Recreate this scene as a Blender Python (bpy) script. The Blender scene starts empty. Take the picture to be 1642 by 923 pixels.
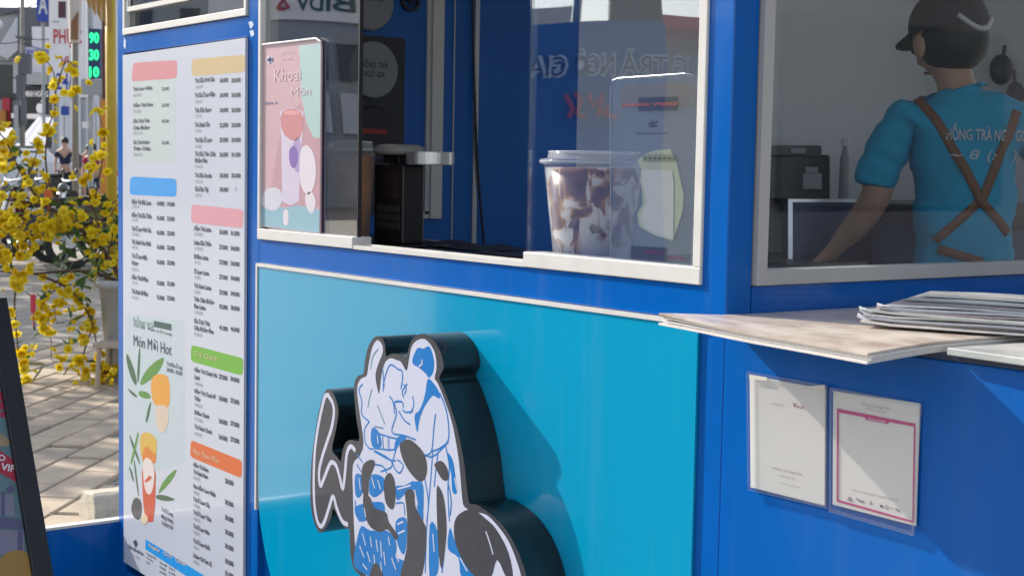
import bpy, bmesh, math, random
from mathutils import Vector, Matrix, Quaternion
from mathutils.bvhtree import BVHTree
from mathutils.geometry import tessellate_polygon
random.seed(7)
S = bpy.context.scene
COL = S.collection
rad = math.radians

# ------------------------------------------------------------------ camera
FPX, YAW, PITCH, ROLL = 2385.1, rad(143.411), rad(4.5), rad(1.057)
CX, CY = 821.0, 461.5
CAM = Vector((1.157, -1.15, 1.25))
CF = Vector((math.cos(PITCH)*math.cos(YAW), math.cos(PITCH)*math.sin(YAW), -math.sin(PITCH)))
_r = CF.cross(Vector((0, 0, 1))).normalized()
_u = _r.cross(CF)
CR = _r*math.cos(ROLL) + _u*math.sin(ROLL)
CU = -_r*math.sin(ROLL) + _u*math.cos(ROLL)
cam_d = bpy.data.cameras.new('camera')
cam = bpy.data.objects.new('camera', cam_d)
COL.objects.link(cam)
cam.matrix_world = Matrix(((CR.x, CU.x, -CF.x, CAM.x), (CR.y, CU.y, -CF.y, CAM.y), (CR.z, CU.z, -CF.z, CAM.z), (0, 0, 0, 1)))
cam_d.sensor_width = 36.0
cam_d.lens = FPX/1642*36
cam_d.clip_start = 0.05
cam_d.clip_end = 2000
cam_d.dof.use_dof = True
cam_d.dof.focus_distance = 2.05
cam_d.dof.aperture_fstop = 20
S.camera = cam

# ------------------------------------------------------------------ light
SUN_TO = Vector((-1, -0.335, 0.66)).normalized()
SUN_EL = math.asin(SUN_TO.z)
W = bpy.data.worlds.new('World'); S.world = W; W.use_nodes = True
nt = W.node_tree; nt.nodes.clear()
sky = nt.nodes.new('ShaderNodeTexSky'); sky.sky_type = 'NISHITA'; sky.sun_disc = False
sky.sun_elevation = SUN_EL
sky.sun_rotation = math.atan2(SUN_TO.x, SUN_TO.y)
sky.dust_density = 1.0; sky.air_density = 1.0; sky.ozone_density = 1.0
bg = nt.nodes.new('ShaderNodeBackground'); bg.inputs[1].default_value = 0.15
wo = nt.nodes.new('ShaderNodeOutputWorld')
hs = nt.nodes.new('ShaderNodeHueSaturation'); hs.inputs['Saturation'].default_value = .55
nt.links.new(sky.outputs[0], hs.inputs['Color']); nt.links.new(hs.outputs[0], bg.inputs[0]); nt.links.new(bg.outputs[0], wo.inputs[0])
sun_d = bpy.data.lights.new('sun', 'SUN'); sun_d.energy = 3.7; sun_d.angle = rad(0.6); sun_d.color = (1, .93, .82)
sun = bpy.data.objects.new('sun', sun_d); COL.objects.link(sun)
sun.rotation_euler = SUN_TO.to_track_quat('Z', 'Y').to_euler()
S.view_settings.view_transform = 'Standard'; S.view_settings.look = 'None'
S.view_settings.exposure = 0.85; S.view_settings.gamma = 1
S.cycles.max_bounces = 10; S.cycles.transparent_max_bounces = 16

# ------------------------------------------------------------------ helpers: geometry from the photograph
def ray(px, py): return CF + CR*((px-CX)/FPX) - CU*((py-CY)/FPX)
def at(px, py, t): return CAM + ray(px, py)*t
def onY(px, py, y0=0.0):
    d = ray(px, py); return CAM + d*((y0-CAM.y)/d.y)
def onX(px, py, x0=0.0):
    d = ray(px, py); return CAM + d*((x0-CAM.x)/d.x)
def onZ(px, py, z0=0.0):
    d = ray(px, py); return CAM + d*((z0-CAM.z)/d.z)
def crop(ox, oy, s): return lambda u, v: (ox+u/s, oy+v/s)
def ground_z(x, y):
    d = math.hypot(x-CAM.x, y-CAM.y)
    return max(0.0, (d-9)*0.0056)

# ------------------------------------------------------------------ materials
def rgb(r, g, b):
    f = lambda c: (c/255/12.92) if c/255 <= .04045 else ((c/255+.055)/1.055)**2.4
    return (f(r), f(g), f(b), 1)
MATS = {}
def mat(name, col, rough=.5, metal=0., var=.06, scale=8., bump=0., bscale=120., spec=.5, coat=0., rvar=0., emit=0., streak=0.):
    m = bpy.data.materials.new(name); m.use_nodes = True
    n = m.node_tree; p = n.nodes['Principled BSDF']
    if len(col) == 3: col = (*col, 1)
    p.inputs['Roughness'].default_value = rough; p.inputs['Metallic'].default_value = metal
    p.inputs['Specular IOR Level'].default_value = spec; p.inputs['Coat Weight'].default_value = coat
    p.inputs['Coat Roughness'].default_value = .04
    tc = n.nodes.new('ShaderNodeTexCoord')
    if var > 0 or rvar > 0:
        no = n.nodes.new('ShaderNodeTexNoise'); no.inputs['Scale'].default_value = scale; no.inputs['Detail'].default_value = 6
        n.links.new(tc.outputs['Object'], no.inputs['Vector'])
        mx = n.nodes.new('ShaderNodeMix'); mx.data_type = 'RGBA'
        mx.inputs[6].default_value = tuple(max(0, c*(1-var*1.6)) for c in col[:3])+(1,)
        mx.inputs[7].default_value = tuple(min(1, c*(1+var*1.6)) for c in col[:3])+(1,)
        n.links.new(no.outputs[0], mx.inputs[0]); n.links.new(mx.outputs[2], p.inputs['Base Color'])
        if rvar > 0:
            mr = n.nodes.new('ShaderNodeMapRange'); mr.inputs[3].default_value = max(.02, rough-rvar); mr.inputs[4].default_value = rough+rvar
            mr.inputs[1].default_value = .3; mr.inputs[2].default_value = .7
            n.links.new(no.outputs[0], mr.inputs[0]); n.links.new(mr.outputs[0], p.inputs['Roughness'])
    else:
        p.inputs['Base Color'].default_value = col
    if bump > 0:
        nb = n.nodes.new('ShaderNodeTexNoise'); nb.inputs['Scale'].default_value = bscale; nb.inputs['Detail'].default_value = 3
        n.links.new(tc.outputs['Object'], nb.inputs['Vector'])
        bp = n.nodes.new('ShaderNodeBump'); bp.inputs['Strength'].default_value = bump; bp.inputs['Distance'].default_value = .01
        n.links.new(nb.outputs[0], bp.inputs['Height']); n.links.new(bp.outputs[0], p.inputs['Normal'])
        if coat: n.links.new(bp.outputs[0], p.inputs['Coat Normal'])
    if emit > 0:
        p.inputs['Emission Color'].default_value = col; p.inputs['Emission Strength'].default_value = emit
    if streak > 0:
        mp = n.nodes.new('ShaderNodeMapping'); mp.inputs['Scale'].default_value = (26, 26, 1.6); ns = n.nodes.new('ShaderNodeTexNoise'); ns.inputs['Scale'].default_value = 1.0; ns.inputs['Detail'].default_value = 7; ns.inputs['Roughness'].default_value = .65
        cr = n.nodes.new('ShaderNodeValToRGB'); cr.color_ramp.elements[0].position = .52; cr.color_ramp.elements[1].position = .8; cr.color_ramp.elements[1].color = (streak,)*3+(1,)
        m2 = n.nodes.new('ShaderNodeMix'); m2.data_type = 'RGBA'; m2.inputs[7].default_value = (.42, .42, .40, 1)
        src = p.inputs['Base Color'].links[0].from_socket
        n.links.new(tc.outputs['Object'], mp.inputs[0]); n.links.new(mp.outputs[0], ns.inputs['Vector']); n.links.new(ns.outputs[0], cr.inputs[0]); n.links.new(cr.outputs[0], m2.inputs[0]); n.links.new(src, m2.inputs[6]); n.links.new(m2.outputs[2], p.inputs['Base Color'])
    MATS[name] = m
    return m
def glass_mat(name, tint=(1, 1, 1), f0=.06, rough=0.0, wave=0.0):
    """thin clear sheet: straight-through light plus a mirror reflection by Schlick's curve, alike from both sides"""
    m = bpy.data.materials.new(name); m.use_nodes = True
    n = m.node_tree; n.nodes.clear()
    o = n.nodes.new('ShaderNodeOutputMaterial'); mx = n.nodes.new('ShaderNodeMixShader')
    tr = n.nodes.new('ShaderNodeBsdfTransparent'); tr.inputs[0].default_value = (*tint, 1)
    gl = n.nodes.new('ShaderNodeBsdfGlossy'); gl.inputs['Roughness'].default_value = rough; gl.inputs['Color'].default_value = (.95, .97, 1, 1)
    lw = n.nodes.new('ShaderNodeLayerWeight'); lw.inputs[0].default_value = .5
    pw = n.nodes.new('ShaderNodeMath'); pw.operation = 'POWER'; pw.inputs[1].default_value = 4.0
    ma = n.nodes.new('ShaderNodeMath'); ma.operation = 'MULTIPLY_ADD'; ma.inputs[1].default_value = 1-f0; ma.inputs[2].default_value = f0; ma.use_clamp = True
    n.links.new(lw.outputs['Facing'], pw.inputs[0]); n.links.new(pw.outputs[0], ma.inputs[0]); n.links.new(ma.outputs[0], mx.inputs[0])
    n.links.new(tr.outputs[0], mx.inputs[1]); n.links.new(gl.outputs[0], mx.inputs[2]); n.links.new(mx.outputs[0], o.inputs[0])
    if wave > 0:
        tc = n.nodes.new('ShaderNodeTexCoord'); nb = n.nodes.new('ShaderNodeTexNoise'); nb.inputs['Scale'].default_value = 5; nb.inputs['Detail'].default_value = 0
        n.links.new(tc.outputs['Object'], nb.inputs['Vector'])
        bp = n.nodes.new('ShaderNodeBump'); bp.inputs['Strength'].default_value = wave; bp.inputs['Distance'].default_value = .002
        n.links.new(nb.outputs[0], bp.inputs['Height']); n.links.new(bp.outputs[0], gl.inputs['Normal'])
    MATS[name] = m
    return m

BLUE = mat('blue_paint', (.0, .098, .40), .2, var=.05, scale=4, bump=.03, bscale=9, spec=.22, coat=.12, rvar=.07, streak=.05)
BLUE_IN = mat('blue_interior', (.0, .11, .42), .42, var=.05, scale=3)
NAVY = mat('navy_laminate', (.012, .03, .12), .35, var=.1)
TEAL = mat('teal_panel_print', (.0, .29, .50), .12, var=.04, scale=3, bump=.015, bscale=4, coat=.8, streak=.04)
ALU = mat('white_aluminium', (.62, .60, .57), .38, var=.05, scale=30, rvar=.08)
SILVER = mat('silver_metal', (.55, .56, .57), .3, metal=.8, var=.08)
WHITE = mat('white_plastic', (.78, .78, .79), .35, var=.04)
PAPER = mat('menu_print_white', (.50, .525, .60), .28, var=.03, scale=5, coat=.25)
BLACK = mat('black_plastic', (.012, .012, .014), .35, var=.2)
DARK = mat('dark_grey_print', (.045, .045, .052), .3, var=.15, scale=20)
RUBBER = mat('black_rubber', (.01, .01, .01), .6, var=.2)
GREYWALL = mat('grey_interior_wall', (.78, .81, .84), .7, var=.05, scale=2, bump=.05)
CONC = mat('concrete', (.36, .34, .30), .85, var=.2, scale=14, bump=.4, bscale=60)
INK = mat('menu_ink', (.05, .055, .075), .5, var=0)
INK2 = mat('menu_ink_grey', (.28, .29, .33), .5, var=0)
GLASS = glass_mat('window_glass', (.93, .95, .97), .13, wave=.3)
GLASS_S = glass_mat('side_glass', (.93, .945, .96), .025)
GLASS_T = glass_mat('tinted_glass', (.74, .74, .74), .20, wave=.3)
CLEAR = glass_mat('clear_acrylic', (.95, .97, .98), .05, rough=.06)
SLEEVE = glass_mat('plastic_sleeve', (.97, .97, .97), .04, rough=.12)

# ------------------------------------------------------------------ mesh builder
STUFFY = ('blue_print', 'white_highlight_print', 'blue_line_print', 'grey_line_print', 'dark_brush_print', 'white_edging', 'leaf_sketch_print', 'bank_mark_print', 'letters', 'letter_edging', 'dark_letters', 'led_digits', 'name_letters')
class MB:
    def __init__(self): self.v = []; self.f = []
    def add(self, vs, fs):
        o = len(self.v); self.v += [Vector(p) for p in vs]; self.f += [tuple(i+o for i in f) for f in fs]; return self
    def box(self, x0, x1, y0, y1, z0, z1):
        vs = [(x, y, z) for x in (x0, x1) for y in (y0, y1) for z in (z0, z1)]
        return self.add(vs, [(0, 1, 3, 2), (4, 6, 7, 5), (0, 4, 5, 1), (2, 3, 7, 6), (0, 2, 6, 4), (1, 5, 7, 3)])
    def poly(self, pts):
        pts = [Vector(p) for p in pts]
        n = tri(pts); return self.add(pts, n)
    def prism(self, pts, off):
        pts = [Vector(p) for p in pts]; off = Vector(off); n = len(pts)
        t = tri(pts)
        self.add(pts, t); self.add([p+off for p in pts], [f[::-1] for f in t])
        self.add(pts+[p+off for p in pts], [(i, (i+1) % n, (i+1) % n+n, i+n) for i in range(n)]); return self
    def tube(self, pts, r, seg=8, cap=True):
        pts = [Vector(p) for p in pts]; rs = r if isinstance(r, (list, tuple)) else [r]*len(pts)
        rings = []; prev = None
        for i, p in enumerate(pts):
            d = (pts[min(i+1, len(pts)-1)]-pts[max(i-1, 0)]).normalized()
            if prev is None:
                a = d.orthogonal().normalized()
            else:
                a = (prev-d*prev.dot(d)); a = a.normalized() if a.length > 1e-6 else d.orthogonal().normalized()
            prev = a; b = d.cross(a)
            rings.append([p+(a*math.cos(k*2*math.pi/seg)+b*math.sin(k*2*math.pi/seg))*rs[i] for k in range(seg)])
        vs = [q for R in rings for q in R]; fs = []
        for i in range(len(pts)-1):
            for k in range(seg):
                fs.append((i*seg+k, i*seg+(k+1) % seg, (i+1)*seg+(k+1) % seg, (i+1)*seg+k))
        if cap:
            fs.append(tuple(range(seg))[::-1]); fs.append(tuple((len(pts)-1)*seg+k for k in range(seg)))
        return self.add(vs, fs)
    def lathe(self, prof, c=(0, 0, 0), seg=32, axis='z', sx=1, sy=1):
        c = Vector(c); vs = []; fs = []
        for r, h in prof:
            for k in range(seg):
                a = k*2*math.pi/seg; x, y = r*math.cos(a)*sx, r*math.sin(a)*sy
                vs.append(c+(Vector((x, y, h)) if axis == 'z' else Vector((x, h, y)) if axis == 'y' else Vector((h, x, y))))
        for i in range(len(prof)-1):
            for k in range(seg):
                fs.append((i*seg+k, i*seg+(k+1) % seg, (i+1)*seg+(k+1) % seg, (i+1)*seg+k))
        return self.add(vs, fs)
    def ball(self, c, r, seg=16, rings=10, s=(1, 1, 1)):
        c = Vector(c); prof = []
        vs = []; fs = []
        for i in range(rings+1):
            t = math.pi*i/rings
            for k in range(seg):
                a = 2*math.pi*k/seg
                vs.append(c+Vector((r*s[0]*math.sin(t)*math.cos(a), r*s[1]*math.sin(t)*math.sin(a), r*s[2]*math.cos(t))))
        for i in range(rings):
            for k in range(seg):
                fs.append((i*seg+k, (i+1)*seg+k, (i+1)*seg+(k+1) % seg, i*seg+(k+1) % seg))
        return self.add(vs, fs)
    def xf(self, M):
        self.v = [M @ p for p in self.v]; return self
    def build(self, name, m, parent=None, smooth=False, bevel=0., seg=2, weld=True):
        me = bpy.data.meshes.new(name); me.from_pydata(self.v, [], self.f)
        if weld or bevel:
            bm = bmesh.new(); bm.from_mesh(me)
            bmesh.ops.remove_doubles(bm, verts=bm.verts, dist=1e-6)
            bmesh.ops.recalc_face_normals(bm, faces=bm.faces); bm.to_mesh(me); bm.free()
        if smooth:
            for p in me.polygons: p.use_smooth = True
        for q in (m if isinstance(m, (list, tuple)) else [m]): me.materials.append(q)
        o = bpy.data.objects.new(name, me); COL.objects.link(o)
        if parent is not None: o.parent = parent
        if name in STUFFY or 'lettering' in name: o['kind'] = 'stuff'
        if bevel:
            b = o.modifiers.new('bevel', 'BEVEL'); b.width = bevel; b.segments = seg; b.limit_method = 'ANGLE'; b.angle_limit = rad(40)
            if smooth is False: pass
        return o
def tri(pts):
    n = len(pts)
    if n <= 4 and n == 3: return [(0, 1, 2)]
    return [tuple(t) for t in tessellate_polygon([pts])]
def bx(x0, x1, y0, y1, z0, z1): return MB().box(x0, x1, y0, y1, z0, z1)
def thing(name, label, cat, loc=(0, 0, 0), group=None):
    o = bpy.data.objects.new(name, None); COL.objects.link(o); o.empty_display_size = .05
    o.location = loc; o['label'] = label; o['category'] = cat
    if group: o['group'] = group
    return o
def tag(o, label, cat, group=None):
    o['label'] = label; o['category'] = cat
    if group: o['group'] = group
    return o
def struct(o): o['kind'] = 'structure'; return o
def put(o, parent):
    """parent o under an Empty that has a location, keeping o's world place"""
    o.parent = parent; o.matrix_parent_inverse = Matrix.Translation(-Vector(parent.location)) if parent.rotation_euler.z == 0 else parent.matrix_basis.inverted()
    return o
_DG = None
_fc = bpy.data.curves.new('lettering', 'FONT'); _fo = bpy.data.objects.new('lettering', _fc); COL.objects.link(_fo)
_fc.resolution_u = 2
_tcache = {}
def glyphs(s, bold=0.0):
    k = (s, bold)
    if k not in _tcache:
        _fc.body = s; _fc.size = 1; _fc.offset = bold
        dg = bpy.context.evaluated_depsgraph_get(); dg.update()
        me = bpy.data.meshes.new_from_object(_fo.evaluated_get(dg))
        _tcache[k] = ([v.co.copy() for v in me.vertices], [tuple(p.vertices) for p in me.polygons])
        bpy.data.meshes.remove(me)
    return _tcache[k]
def put_text(mb, s, o, xd, ud, height, width=None, bold=0.0, align='l', slant=0.0):
    """letters lying in the plane through o spanned by xd and ud; height = capital height"""
    vs, fs = glyphs(s, bold)
    if not vs: return
    x0 = min(v.x for v in vs); x1 = max(v.x for v in vs)
    sy = height/.70; sx = sy if width is None else width/(x1-x0)
    sh = {'l': -x0, 'c': -(x0+x1)/2, 'r': -x1}[align]
    mb.add([o+xd*((v.x+sh)*sx+slant*v.y*sy)+ud*(v.y*sy) for v in vs], fs)
XD, ZD = Vector((1, 0, 0)), Vector((0, 0, 1))
def ptext(mb, s, x0, y0, x1, hpx, Y0, bold=.012):
    """text on a plane y=Y0 from pixel (x0,y0) to pixel column x1, hpx capital height"""
    a = onY(x0, y0, Y0); b = onY(x1, y0, Y0); d = (a-CAM).dot(CF)
    put_text(mb, s, a, XD, ZD, hpx*d/FPX, abs(b.x-a.x), bold)
def line2(pts, w):
    """a flat ribbon round a pixel-traced polyline already in 3D on a plane y=const"""
    mb = MB(); n = len(pts)
    L = []; Rr = []
    for i, p in enumerate(pts):
        d = (pts[min(i+1, n-1)]-pts[max(i-1, 0)]); d.y = 0; d.normalize()
        nn = Vector((-d.z, 0, d.x))*w/2
        L.append(p+nn); Rr.append(p-nn)
    mb.add(L+Rr, [(i, i+1, n+i+1, n+i) for i in range(n-1)]); return mb
def catmull(pts, n=4, closed=True):
    P = [Vector(p) for p in pts]; N = len(P); out = []
    for i in range(N if closed else N-1):
        g_ = (lambda k: P[k % N]) if closed else (lambda k: P[max(0, min(N-1, k))])
        a, b, c, d = g_(i-1), g_(i), g_(i+1), g_(i+2)
        for k in range(n):
            t = k/n; out.append(.5*((2*b)+(c-a)*t+(2*a-5*b+4*c-d)*t*t+(3*b-a-3*c+d)*t*t*t))
    if not closed: out.append(P[-1])
    return out
def smooth_poly(pts, it=1, closed=True):
    for _ in range(it):
        q = []; n = len(pts)
        rng = range(n) if closed else range(n-1)
        if not closed: q.append(pts[0])
        for i in rng:
            a, b = Vector(pts[i]), Vector(pts[(i+1) % n]); q += [a*.75+b*.25, a*.25+b*.75]
        if not closed: q.append(pts[-1])
        pts = q
    return pts

# ------------------------------------------------------------------ the ground
def ground_mat():
    m = bpy.data.materials.new('paved_ground'); m.use_nodes = True
    n = m.node_tree; p = n.nodes['Principled BSDF']; p.inputs['Roughness'].default_value = .85
    tc = n.nodes.new('ShaderNodeTexCoord'); mp = n.nodes.new('ShaderNodeMapping'); mp.inputs['Rotation'].default_value = (0, 0, rad(48))
    br = n.nodes.new('ShaderNodeTexBrick'); br.inputs['Scale'].default_value = 1.0
    br.inputs['Brick Width'].default_value = .5; br.inputs['Row Height'].default_value = .17; br.inputs['Mortar Size'].default_value = .008
    br.inputs['Color1'].default_value = (.34, .30, .25, 1); br.inputs['Color2'].default_value = (.42, .37, .31, 1); br.inputs['Mortar'].default_value = (.15, .13, .11, 1)
    no = n.nodes.new('ShaderNodeTexNoise'); no.inputs['Scale'].default_value = 2.2; no.inputs['Detail'].default_value = 8
    mx = n.nodes.new('ShaderNodeMix'); mx.data_type = 'RGBA'; mx.blend_type = 'MULTIPLY'; mx.inputs[0].default_value = .5
    n.links.new(tc.outputs['Object'], mp.inputs[0]); n.links.new(mp.outputs[0], br.inputs[0]); n.links.new(tc.outputs['Object'], no.inputs['Vector'])
    n.links.new(br.outputs[0], mx.inputs[6]); n.links.new(no.outputs[0], mx.inputs[7]); n.links.new(mx.outputs[2], p.inputs['Base Color'])
    return m
GROUND = ground_mat()
PAVING = mat('paving_stone', (.42, .335, .245), .8, var=.14, scale=9, bump=.35, bscale=45)
PAVING2 = mat('paving_stone_worn', (.33, .265, .20), .85, var=.16, scale=7, bump=.35, bscale=45)
ASPHALT = mat('asphalt', (.10, .10, .10), .9, var=.15, scale=6)
radii = [0, .5, 1, 2, 3, 4.5, 6, 7.5, 9, 11, 14, 18, 23, 30, 40, 55, 80, 120, 200, 350, 600, 1000]
seg = 64
g = MB(); vs = [Vector((CAM.x, CAM.y, 0))]
for r_ in radii[1:]:
    for k in range(seg):
        a = 2*math.pi*k/seg; x, y = CAM.x+r_*math.cos(a), CAM.y+r_*math.sin(a)
        vs.append(Vector((x, y, max(0, (min(r_, 130)-9)*.0056))))
fs = [(0, 1+k, 1+(k+1) % seg) for k in range(seg)]
for i in range(len(radii)-2):
    for k in range(seg):
        a, b = 1+i*seg+k, 1+i*seg+(k+1) % seg
        fs.append((a, a+seg, b+seg, b))
g.add(vs, fs)
ground = struct(g.build('ground', GROUND, weld=False))
# paving slabs that can be told apart, laid on the ground where the photograph shows them
pd = (onZ(188.9, 694)-onZ(57.7, 759)); pd.z = 0; pd.normalize()
pn = Vector((-pd.y, pd.x, 0))
slab_meshes = []
for k, (ln, m_) in enumerate(((.48, PAVING), (.48, PAVING2), (.48, PAVING))):
    b = bx(0, ln-.012, 0, .158, .0, .022)
    o = b.build('paving_slab', m_, bevel=0)
    bm = bmesh.new(); bm.from_mesh(o.data)
    bmesh.ops.bevel(bm, geom=[e for e in bm.edges if all(v.co.z > .02 for v in e.verts)], offset=.005, segments=1, affect='EDGES'); bm.to_mesh(o.data); bm.free()
    slab_meshes.append(o.data); bpy.data.objects.remove(o)
org = onZ(130, 760); cnt = 0
for row in range(-14, 40):
    for c in range(-6, 12):
        p = org+pn*(row*.17)+pd*(c*.48+(row % 2)*.24+random.uniform(-.02, .02)-1.2)
        q = p+pd*.24+pn*.08-CAM; d = q.dot(CF); px = CX+FPX*q.dot(CR)/d; py = CY-FPX*q.dot(CU)/d
        if 20 < px < 215 and 555 < py < 880 and cnt < 290:
            o = bpy.data.objects.new('paving_slab', random.choice(slab_meshes)); COL.objects.link(o); o.parent = ground
            o.location = (p.x, p.y, random.uniform(-.006, .0)); o.rotation_euler = (random.uniform(-.006, .006), random.uniform(-.006, .006), math.atan2(pd.y, pd.x)+random.uniform(-.006, .006)); cnt += 1

# ------------------------------------------------------------------ the kiosk
K = thing('drinks_kiosk', 'bright blue drinks kiosk with teal front panel and serving windows', 'kiosk')
XL, DEPTH, ZR = -1.731, 2.6, 2.35
ZS = 1.1275                                      # lower edge of the white window frames
zt = 1.0865                                      # top of the teal panel
ztop = onY(397.3, 25.2).z
zm1 = onY(300, 76).z                             # top edge of the menu print
f = MB()
f.box(XL, -1.693, 0, .05, .1, ZR)                # left edge post
f.box(-1.152, -1.1105, 0, .05, .1, ZR)           # post between menu and window
f.box(-1.693, -1.152, 0, .05, zm1+.004, ztop-.001)   # rail above the menu
f.box(-1.693, -1.152, 0, .05, .1, .425)
f.box(-1.1105, -.0385, 0, .05, zt+.001, ZS-.0005)        # sill rail
f.box(-1.1105, -.0385, 0, .05, 1.95, ZR)
f.box(-.0385, -.0005, 0, .0385, .1, ZR)              # corner column, front
f.box(XL, -.0385, .0, .05, 0, .1)
f.build('front_frame', BLUE, K, bevel=.0015)
s = MB()
s.box(-.038, 0, .039, DEPTH, .1, ZS)
s.box(-.038, 0, .039, DEPTH, 1.95, ZR)
s.box(-.038, 0, 1.75, DEPTH, ZS, 1.95)
s.build('side_wall', BLUE, K)
bx(XL, -1.70, .05, 1.16, .1, ZR).build('left_wall', BLUE_IN, K)
bx(XL, -1.70, 1.16, DEPTH, .1, ZR).build('left_wall', GREYWALL, K)
rw = bx(XL, -1.32, DEPTH, DEPTH+.04, .1, ZR); rw.box(-1.32, -.12, DEPTH, DEPTH+.04, 2.15, ZR); rw.box(-.12, 0, DEPTH, DEPTH+.04, .1, ZR); rw.build('rear_wall', GREYWALL, K)   # unseen rear opening added to let daylight into the interior
bx(XL, 0, .0, DEPTH+.04, ZR, ZR+.05).build('roof', BLUE, K)
bx(XL, 0, .05, DEPTH, .06, .1).build('floor', NAVY, K)
LIN = mat('bounce_lining_white', (.72, .71, .69), .6, var=.04)
ln = MB(); ln.box(-.046, -.0385, .06, DEPTH-.01, .11, ZS-.01); ln.box(-.046, -.0385, .06, DEPTH-.01, 1.98, ZR-.02); ln.box(-.046, -.0385, 1.76, DEPTH-.01, ZS-.01, 1.98); ln.box(-1.69, -.047, .06, DEPTH-.01, ZR-.012, ZR-.003)
ln.build('bounce_lining', LIN, K)  # added pale lining that bounces light inside and cuts the blue cast
# teal front panel, its left edge turning in towards the foot
tp = [onY(416, 425, -.004), onY(1121.5, 514, -.004)]
tp = [Vector((-1.1075, -.004, zt-.002)), Vector((-.039, -.004, zt-.002)), Vector((-.039, -.004, .2)), Vector((-.9, -.004, .2))]
tp += [onY(x, y, -.004) for x, y in ((462, 990), (444, 955), (434, 923), (427, 895), (422, 868), (418, 843), (415.5, 820))]
tp += [Vector((-1.1075, -.004, .78))]
tealp = MB().prism(tp, (0, .0035, 0)).build('teal_panel', TEAL, K)
bx(-1.1105, -.0385, .012, .03, .1, zt).build('recess_board', BLUE, K)
tr = MB(); tr.box(-1.1105, -.0395, -.006, .011, zt-.0045, zt+.0005); tr.box(-1.1105, -1.1055, -.006, .011, onY(413, 815).z, zt-.0046)
tr.build('edge_trim', ALU, K)
# serving window: white frame rails, panes, sliding track
def pane_frame(x0, x1, z0, z1, y0, y1, st, rail, name='window_frame', left=True, right=True):
    m = MB(); m.box(x0, x1, y0, y1, z0, z0+rail)
    m.box(x0, x1, y0, y1, z1-rail, z1)
    if left: m.box(x0, x0+st, y0+.0005, y1, z0+rail, z1-rail)
    if right: m.box(x1-st, x1, y0+.0005, y1, z0+rail, z1-rail)
    return m.build(name, ALU, K, bevel=.0012)
ZW = 1.95
wf = pane_frame(-1.1105, -.7945, ZS, ZW, -.004, .03, .0085, .018, right=False)
bx(-1.1015, -.797, .006, .010, ZS+.018, ZW-.018).build('glass_pane', GLASS_T, wf)
bx(-.797, -.794, .005, .0115, ZS+.018, ZW-.018).build('sash_edge', BLACK, wf)
wf = pane_frame(-.3645, -.0385, ZS, ZW, -.004, .03, .013, .0195, left=False)
bx(-.366, -.0515, .004, .009, ZS+.0195, ZW-.02).build('glass_pane', GLASS, wf)
bx(-.3685, -.3662, .003, .010, ZS+.0195, ZW-.02).build('sash_edge', CLEAR, wf)
t_ = MB(); t_.box(-.7945, -.3645, -.003, .002, ZS, ZS+.006); t_.box(-.7945, -.3645, .014, .018, ZS, ZS+.008); t_.box(-.7945, -.3645, .002, .05, ZS, ZS+.002)
t_.build('sliding_track', ALU, K)
for q in ([(398, 36), (404, 34), (407, 40), (402, 47), (400, 42)], [(400, 50), (406, 48), (408, 56), (403, 60)], [(199, 60), (202, 66), (201, 80), (198, 74)]):  # two painted weld highlights by the post, then one paint chip
    MB().poly([onY(x, y, -.0006) for x, y in q]).build('glint_and_chip_mark', mat('glint_and_chip_tone', (.45, .55, .68), .4) if 'glint_and_chip_tone' not in MATS else MATS['glint_and_chip_tone'], K, weld=False)
# upper window above the menu
um = MB(); z0 = ztop
um.box(-1.697, -1.156, -.004, .03, z0, z0+.0125); um.box(-1.697, -1.688, -.0035, .03, z0+.0125, ZW+.1); um.box(-1.165, -1.156, -.0035, .03, z0+.0125, ZW+.1)
uf = um.build('upper_window_frame', ALU, K, bevel=.001)
bx(-1.688, -1.165, .008, .012, z0+.0125, ZW+.1).build('glass_pane', GLASS_T, uf)
u2 = MB(); u2.box(-1.686, -1.40, -.0005, .006, z0+.045, z0+.054); u2.box(-1.686, -1.678, -.0003, .006, z0+.054, ZW+.1)
u2.build('sliding_sash', ALU, uf)
bx(-1.69, -1.16, .06, .065, z0, ZW+.2).build('upper_window_dim_backing', mat('shade_board', (.04, .04, .042), .7), K)  # dark sheet put behind the glass to stand for the dim interior
# side window
sw = MB(); sw.box(-.03, .006, .0405, 1.70, 1.1285, 1.1445); sw.box(-.03, .006, .0405, .0565, 1.1445, ZW); sw.box(-.03, .006, .0405, 1.70, ZW, ZW+.02); sw.box(-.03, .006, 1.684, 1.70, 1.1445, ZW)
sf = sw.build('side_window_frame', mat('side_window_aluminium', (.40, .395, .39), .45, var=.05, scale=30), K, bevel=.001)
bx(-.016, -.011, .0565, 1.684, 1.1445, ZW).build('glass_pane', GLASS_S, sf)
# side counter (its front is flush with the kiosk front) and low wing board
sc = MB(); sc.box(.0005, .95, -.0012, .9, .05, 1.0815)
sco = sc.build('side_counter', BLUE, K, bevel=.002)
bx(.0005, .955, -.0045, .91, 1.082, 1.0875).build('counter_top', mat('counter_top_dark', (.02, .03, .07), .35), sco)
wb = MB().box(XL-.016, XL, -.62, .045, .06, .519); wbo = wb.build('wing_board', BLUE, K)
bx(XL-.019, XL+.003, -.62, .045, .5192, .5245).build('board_edge', ALU, wbo)
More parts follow.
